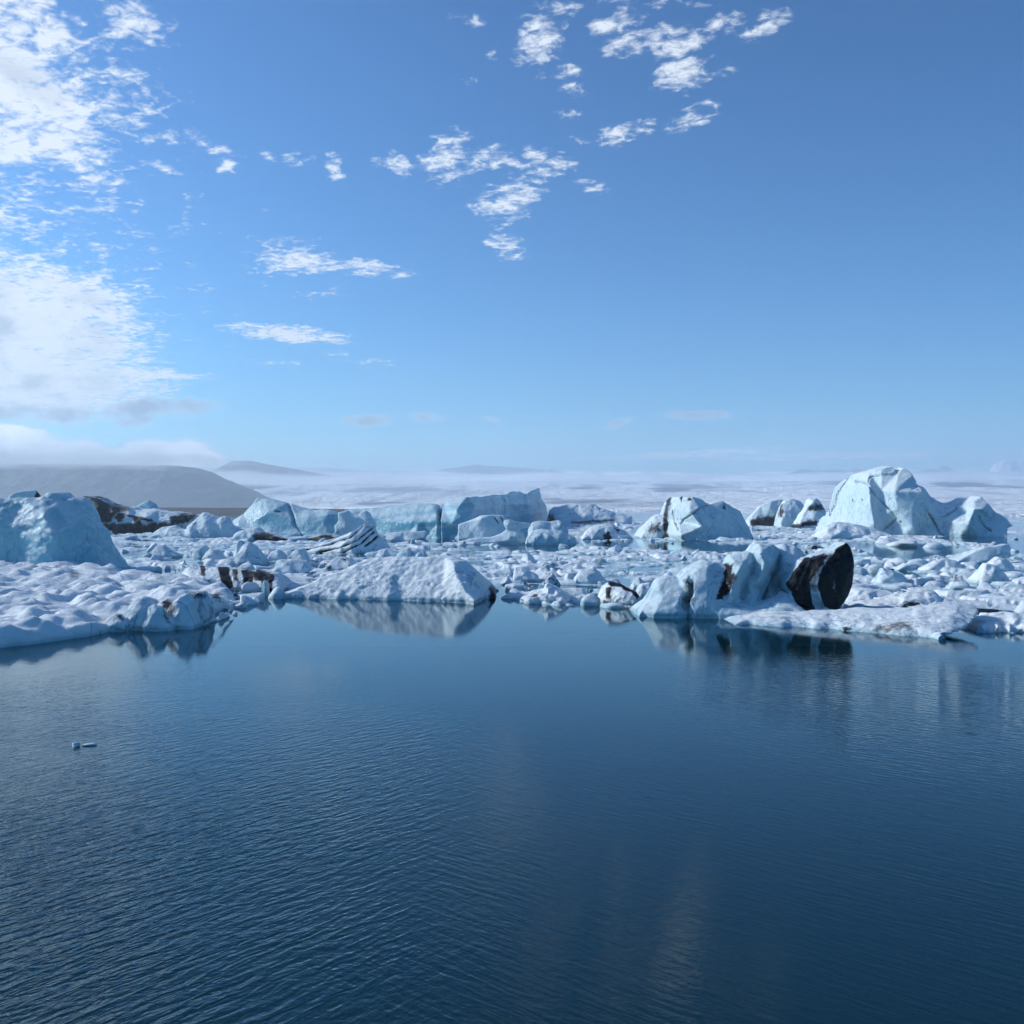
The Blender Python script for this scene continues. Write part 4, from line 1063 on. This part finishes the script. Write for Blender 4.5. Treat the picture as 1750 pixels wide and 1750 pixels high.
def slush():
    vs = []
    v = 1086.0
    while v > 884: vs.append(v); v -= max(.35, (v - HZ) * .0055)
    us = np.linspace(-260, 2010, 1150)
    U, V = np.meshgrid(us, vs)
    nr, nc = U.shape
    U = U.ravel(); V = V.ravel()
    Y = CH * F / (V - HZ); X = (U - 875) / F * Y
    q = np.stack([X, Y, X * 0], 1)
    Uj = U + 14 * fbm(q / np.stack([Y * .03 + .5] * 3, 1) * .8, 3, 2); Vj = V + (V - HZ) * .05 * fbm(q / 3, 3, 8)
    c = cover(Uj, Vj)
    wx = X + .8 * fbm(q / 2, 3, 5); wy = Y + .8 * fbm(q / 2, 3, 6)
    a = worley2(wx / 2.8, wy / 4.2, 1); b = worley2(wx / .9, wy / 1.3, 2); s = worley2(X / 7, Y / 12, 9)
    plate = (a[2] - .45) * .50 + (a[4] * 4.2 - wy) * (a[2] - .5) * .10 + (a[3] * 2.8 - wx) * (a[2] - .5) * .12
    gap = smooth(a[1] - a[0], .0, .17)
    big = (s[2] - .45) * .30 + .34 * fbm(q / np.array([4.0, 6.0, 1]), 3, 17)
    mixs = smooth(fbm(q / 6, 3, 12), -.1, .35)
    small = ((b[2] - .4) * .30 + .06) * smooth(b[1] - b[0], .0, .45) * mixs
    z = .085 + plate * (1 - mixs * .5) + small + big + .10 * fbm(q / .9, 3, 7) * (1 + mixs)
    z = z * (.35 + .65 * gap) - .16 * (1 - gap)
    z = z * c - .5 * (1 - c)
    z = z.reshape(nr, nc)
    zp = np.pad(z, 1, mode='edge')
    z = (zp[1:-1, 1:-1] * 2 + zp[:-2, 1:-1] + zp[2:, 1:-1] + zp[1:-1, :-2] * 1.5 + zp[1:-1, 2:] * 1.5) / 7
    z = np.clip(z.ravel(), -.5, 1.0)
    o = mesh_obj('slush_ice', np.stack([X, Y, z], 1), grid_faces(nr, nc), M_SLUSH)
    tag(o, 'packed slush and broken plates of ice covering the lagoon between the bergs', 'pack ice', kind='stuff')


slush()


# ================================================================== loose blocks: a small library of shapes
def chunk_mesh(kind, seed, sub=3):
    r = np.random.default_rng(seed)
    bm = bmesh.new(); bmesh.ops.create_icosphere(bm, subdivisions=sub, radius=1.0)
    co = np.array([v.co[:] for v in bm.verts]); fc = [tuple(v.index for v in f.verts) for f in bm.faces]; bm.free()
    if kind == 'slab': planes = 9; flat = .30
    elif kind == 'wedge': planes = 8; flat = .62
    else: planes = 12; flat = .55
    for k in range(planes):
        n = r.normal(size=3); n[2] = n[2] * (.6 if kind != 'slab' else .3); n /= np.linalg.norm(n)
        d = r.uniform(.42, .82)
        s = co @ n - d
        co = co - np.maximum(s, 0)[:, None] * n * .93
    if kind == 'wedge':
        co[:, 2] *= 1 + .9 * np.clip(co[:, 0] + .3, -.8, 1)
    co[:, 2] *= flat
    p = co * 1.7 + seed * 3.1
    nr = co / np.linalg.norm(co, axis=1)[:, None]
    co = co + nr * (.09 * fbm(p, 4, seed))[:, None] + nr * (.03 * fbm(p * 3.5, 2, seed + 3))[:, None]
    co[:, 2] -= co[:, 2].max() * 0 + .0
    co = co / np.abs(co[:, :2]).max()
    return co, fc


KINDS = {'slab': 'flat', 'wedge': 'wedge-shaped', 'lump': 'rounded'}
LIB = []
for i in range(27):
    kd = ('slab', 'lump', 'wedge')[i % 3]
    co, fc = chunk_mesh(kd, 100 + i)
    LIB.append((kd, mesh_obj('ice_chunk_shape', co, fc, M_CHUNK, link=False), co))

LAND = [  # things used to say where a block lies: (u, v foot, words)
    (75, 976, 'the turquoise iceberg'), (235, 908, 'the black-streaked dirty iceberg'), (480, 916, 'the sharp-peaked blue-grey iceberg'), (670, 920, 'the long layered iceberg'), (605, 920, 'the two-horned cyan iceberg'),
    (590, 945, 'the tilted layered slab'), (825, 925, 'the boxy dark-scratched iceberg'), (940, 930, 'the double-decked wet iceberg'), (1040, 922, 'the white lump with a black hollow'), (1200, 923, 'the pale green cracked iceberg'),
    (1350, 900, 'the boulder trio'), (1580, 917, 'the largest cracked iceberg'), (660, 1028, 'the white mirrored wedge'), (395, 1008, 'the black-banded low iceberg'), (1280, 1058, 'the striped fins'), (1400, 1056, 'the black-banded lobe'),
    (1060, 1036, 'the black-arched dirty lump'), (935, 1032, 'the heap of snowy lumps'), (1460, 1085, 'the long upswept floe'), (1690, 965, 'the cyan wedge'), (425, 966, 'the spiked white block'), (280, 1000, 'the big left floe'), (1700, 1060, 'the black-sided block')]
placed = []


def place_chunk(u, v, wpx, hpx, lib=None, rot=None, label=None):
    x, y = ground(u, v)
    k = y / F
    i = lib if lib is not None else random.randrange(len(LIB))
    kd, me, co = LIB[i]
    o = bpy.data.objects.new('ice_chunk', me); C.objects.link(o)
    w = wpx * k / 2
    top = co[:, 2].max()
    h = max(hpx * k, .03)
    o.scale = (w, w * random.uniform(.7, 1.1), h / top / .8)
    o.location = (x, y + w * .7, h * -.0 - h * .22 + .02)
    o.rotation_euler = (random.uniform(-.12, .12), random.uniform(-.15, .15), rot if rot is not None else random.uniform(0, 6.28))
    size = 'tiny' if wpx < 14 else 'small' if wpx < 22 else 'middling' if wpx < 32 else 'large'
    shape = KINDS[kd]
    best = min(LAND, key=lambda L: math.hypot((L[0] - u) / 1.5, (L[1] - v) * 2.2))
    du, dv = u - best[0], v - best[1]
    if abs(dv) * 3 > abs(du): rel = 'floating before' if dv > 0 else 'afloat behind'
    else: rel = 'in the pack right of' if du > 0 else 'in the pack left of'
    tall = ' upright' if hpx > wpx * .7 else ' low' if hpx < wpx * .3 else ''
    lab = label or f'{size}{tall} {shape} ice chunk {rel} {best[2]}'
    tag(o, lab, 'ice chunk', 'loose ice chunks ' + rel + ' ' + best[2])
    placed.append((u, v, wpx))
    return o


# open-water bits
place_chunk(127, 1277, 15, 6, 3, .3, 'lone white ice scrap drifting in open rippled water, lower left')
place_chunk(152, 1276, 30, 1.5, 6, .0, 'thin flat sliver of ice beside the lone scrap in open water')
for (u, v, w, h) in [(470, 1024, 36, 18), (440, 1030, 30, 16), (418, 1034, 44, 14), (405, 1040, 30, 8), (452, 1018, 20, 26), (425, 1012, 34, 16), (395, 1022, 30, 14), (380, 1030, 22, 10),
                     (1010, 1036, 60, 18), (1045, 1040, 50, 7), (985, 1030, 40, 10), (870, 1024, 30, 8), (1090, 1036, 20, 12), (1130, 940, 10, 4), (1148, 929, 12, 3), (1116, 925, 12, 6), (1530, 930, 60, 9), (1560, 935, 80, 10), (1600, 937, 60, 8),
                     (1520, 922, 40, 6), (1490, 921, 44, 6), (1640, 933, 26, 5), (1668, 932, 30, 5), (1735, 943, 18, 4), (1735, 922, 14, 3), (1560, 976, 60, 12), (1500, 980, 50, 14), (1470, 985, 40, 14), (1480, 966, 60, 10), (1535, 966, 50, 12), (1575, 968, 40, 12),
                     (1650, 1010, 60, 14), (1700, 1012, 70, 14), (1740, 1008, 40, 10), (1600, 1004, 50, 8), (930, 930, 34, 9), (965, 936, 24, 6), (990, 940, 18, 6), (845, 934, 26, 6), (1240, 925, 60, 6), (1340, 930, 50, 5), (1390, 925, 40, 6), (1395, 937, 50, 5)]:
    place_chunk(u, v, w, h)

# random fill of the pack, larger blocks first
HEADS = []
for o in list(C.objects):
    if o.get('category') and not o.get('kind') and o.parent is None and 'hummocks' not in o['label'] and o.type == 'MESH' and not o.name.startswith('ice_chunk'):
        bb = np.array([o.matrix_basis @ Vector(c) for c in o.bound_box]); U, V = pix(bb[bb[:, 1] > 1])
        HEADS.append((U.min(), U.max(), V.max(), bb[:, 1].min(), bb[:, 1].max(), bb[:, 0].min(), bb[:, 0].max()))
tries = 0
SPOTS = []
while len(SPOTS) < 232 and tries < 60000:
    tries += 1
    v = 890 + (1058 - 890) * random.random() ** .95
    u = random.uniform(-20, 1770)
    if cover(np.array([u]), np.array([v]))[0] < .8: continue
    x, y = ground(u, v)
    if any(h[3] - .6 < y < h[4] + .2 and h[5] - .3 < x < h[6] + .3 for h in HEADS): continue
    near = (v - HZ) / 170
    w = random.choice([10, 13, 16, 20, 24, 30, 38, 48]) * (.45 + near * .75) * random.uniform(.8, 1.2)
    if w < 8: continue
    if any(abs(u - a) < (w + c) * .36 and abs(v - b) < 2 + (w + c) * .10 for a, b, c in placed): continue
    i = random.randrange(len(LIB)); kd = LIB[i][0]
    hf = {'slab': random.uniform(.15, .3), 'lump': random.uniform(.25, .45), 'wedge': random.uniform(.28, .55)}[kd]
    SPOTS.append(1)
    place_chunk(u, v, w, w * hf, i)


dup_l = {}
for o in C.objects:
    if o.name.startswith('ice_chunk'): dup_l.setdefault(o['label'], []).append(o)
for lab, os_ in dup_l.items():
    if len(os_) < 2 or len(lab.replace('-', ' ').split()) > 15: continue
    os_.sort(key=lambda o: o.location.x / o.location.y)
    words = {2: ['left', 'right'], 3: ['left', 'middle', 'right'], 4: ['leftmost', 'second', 'third', 'rightmost'], 5: ['leftmost', 'second', 'third', 'fourth', 'rightmost']}.get(len(os_))
    for i, o in enumerate(os_):
        if words: o['label'] = f'{words[i]} {lab}'


# small brash: thousands of little pieces in one mesh
def brash():
    protos = [chunk_mesh(('lump', 'slab', 'wedge')[i % 3], 300 + i, 1) for i in range(12)] + [chunk_mesh(('lump', 'slab', 'wedge')[i % 3], 330 + i, 2) for i in range(12)]
    VV, FF = [], []
    k0 = 0
    n = 0
    U = RNG.uniform(-60, 1810, 60000); V = 887 + (1072 - 887) * RNG.random(60000) ** 1.15
    cv = cover(U, V)
    cl = fbm(np.stack([U / 60, V / 14, U * 0], 1), 3, 77)
    keep = (RNG.random(60000) < np.where(cv > .5, .02 + .6 * smooth(cl, .0, .35), .012 * (V < 950)))
    for u, v in zip(U[keep], V[keep]):
        x, y = ground(u, v); k = y / F
        near = (v - HZ) / 170
        w = abs(RNG.normal(0, 1)) * 3.6 * (.3 + near * .85) + 1.3
        w = min(w, 15) * k / 2
        co, fc = protos[RNG.integers(12) + (12 if v > 985 and w / k > 3 else 0)]
        a = RNG.uniform(0, 6.28); ca, sa = math.cos(a), math.sin(a)
        s = RNG.uniform(.7, 1.1); hz = RNG.uniform(.5, 1.3) * w
        P = np.empty_like(co)
        P[:, 0] = (co[:, 0] * ca - co[:, 1] * sa * s) * w + x; P[:, 1] = (co[:, 0] * sa + co[:, 1] * ca * s) * w + y; P[:, 2] = co[:, 2] * hz + hz * .25 + RNG.uniform(-.02, .12)
        VV.append(P); FF.append(np.array(fc) + k0); k0 += len(co); n += 1
        if n > 3200: break
    o = mesh_obj('brash_ice', np.concatenate(VV), np.concatenate(FF), M_SLUSH)
    tag(o, 'thousands of small crumbs of brash ice strewn over the packed ice', 'brash ice', kind='stuff')
    print('brash', n)


brash()

# ================================================================== air
def box(name, x0, x1, y0, y1, z0, z1, mat):
    v = [(x0, y0, z0), (x1, y0, z0), (x1, y1, z0), (x0, y1, z0), (x0, y0, z1), (x1, y0, z1), (x1, y1, z1), (x0, y1, z1)]
    f = [(3, 2, 1, 0), (4, 5, 6, 7), (0, 1, 5, 4), (1, 2, 6, 5), (2, 3, 7, 6), (3, 0, 4, 7)]
    return mesh_obj(name, v, f, mat, False)


m, q, out = new_mat('haze_air')
pv = q.n('ShaderNodeVolumePrincipled')
pv.inputs['Color'].default_value = (.74, .87, 1.0, 1)
pv.inputs['Density'].default_value = HAZE = 1.8e-4
pv.inputs['Anisotropy'].default_value = .35
q.t.links.new(pv.outputs[0], out.inputs['Volume'])
tag(box('haze', -XW - 200, XW + 200, -200, 10600, -4.0, 520, m), 'pale air between the viewer and the far glacier', kind='stuff')


def mist(name, label, x0, x1, y0, y1, z0, z1, dens, sx, sz, thr, edge, step, seed=0, topvar=.35):
    m, q, out = new_mat(name + '_air')
    oc = q.n('ShaderNodeTexCoord').outputs['Generated']
    pos = q.n('ShaderNodeNewGeometry').outputs['Position']
    gx, gy, gz = q.sep(oc)
    n = q.noise(q.v('ADD', q.v('MULTIPLY', pos, (1 / sx, 1 / sx, 1 / sz)), (seed * 3.7, seed, 0)), 1.0, 4, .58, .2)
    top = q.m('ADD', .62, q.m('MULTIPLY', q.m('SUBTRACT', q.noise(q.v('MULTIPLY', pos, (.28 / sx, .28 / sx, 0)), 1.0, 2, .5), .5), topvar * 4))
    hgt = q.m('MULTIPLY', q.m('MULTIPLY', q.ramp(gz, 0.0, .22), q.m('SUBTRACT', top, gz)), 2.2)
    side = q.m('MULTIPLY', q.m('MULTIPLY', q.ramp(gx, 0, edge), q.ramp(gx, 1, 1 - edge)), q.m('MULTIPLY', q.ramp(gy, 0, .2), q.ramp(gy, 1, .8)))
    d = q.m('ADD', q.m('SUBTRACT', hgt, q.m('SUBTRACT', 1.0, side)), q.m('MULTIPLY', q.m('SUBTRACT', n, thr), 3.0))
    d = q.m('MULTIPLY', q.ramp(d, 0.0, .8), dens)
    pv = q.n('ShaderNodeVolumePrincipled')
    pv.inputs['Color'].default_value = (1, 1, 1, 1)
    q.t.links.new(d, pv.inputs['Density'])
    q.t.links.new(pv.outputs[0], out.inputs['Volume'])
    m.cycles.volume_step_rate = step
    o = box(name, x0, x1, y0, y1, z0, z1, m)
    tag(o, label, kind='stuff')
    return o


mist('mist', 'thin bright low cloud lying along the top of the left mountain', -3600, -980, 3350, 4100, 150, 300, .0035, 110, 60, .5, .12, .25, 1)  # low cloud bank on the ridge, a volume built like the glacier strip
mist('mist', 'pale mist strip lying over the far glacier', -2600, 4600, 5200, 6700, 128, 262, .0035, 480, 60, .5, .12, .35, 5, .2)
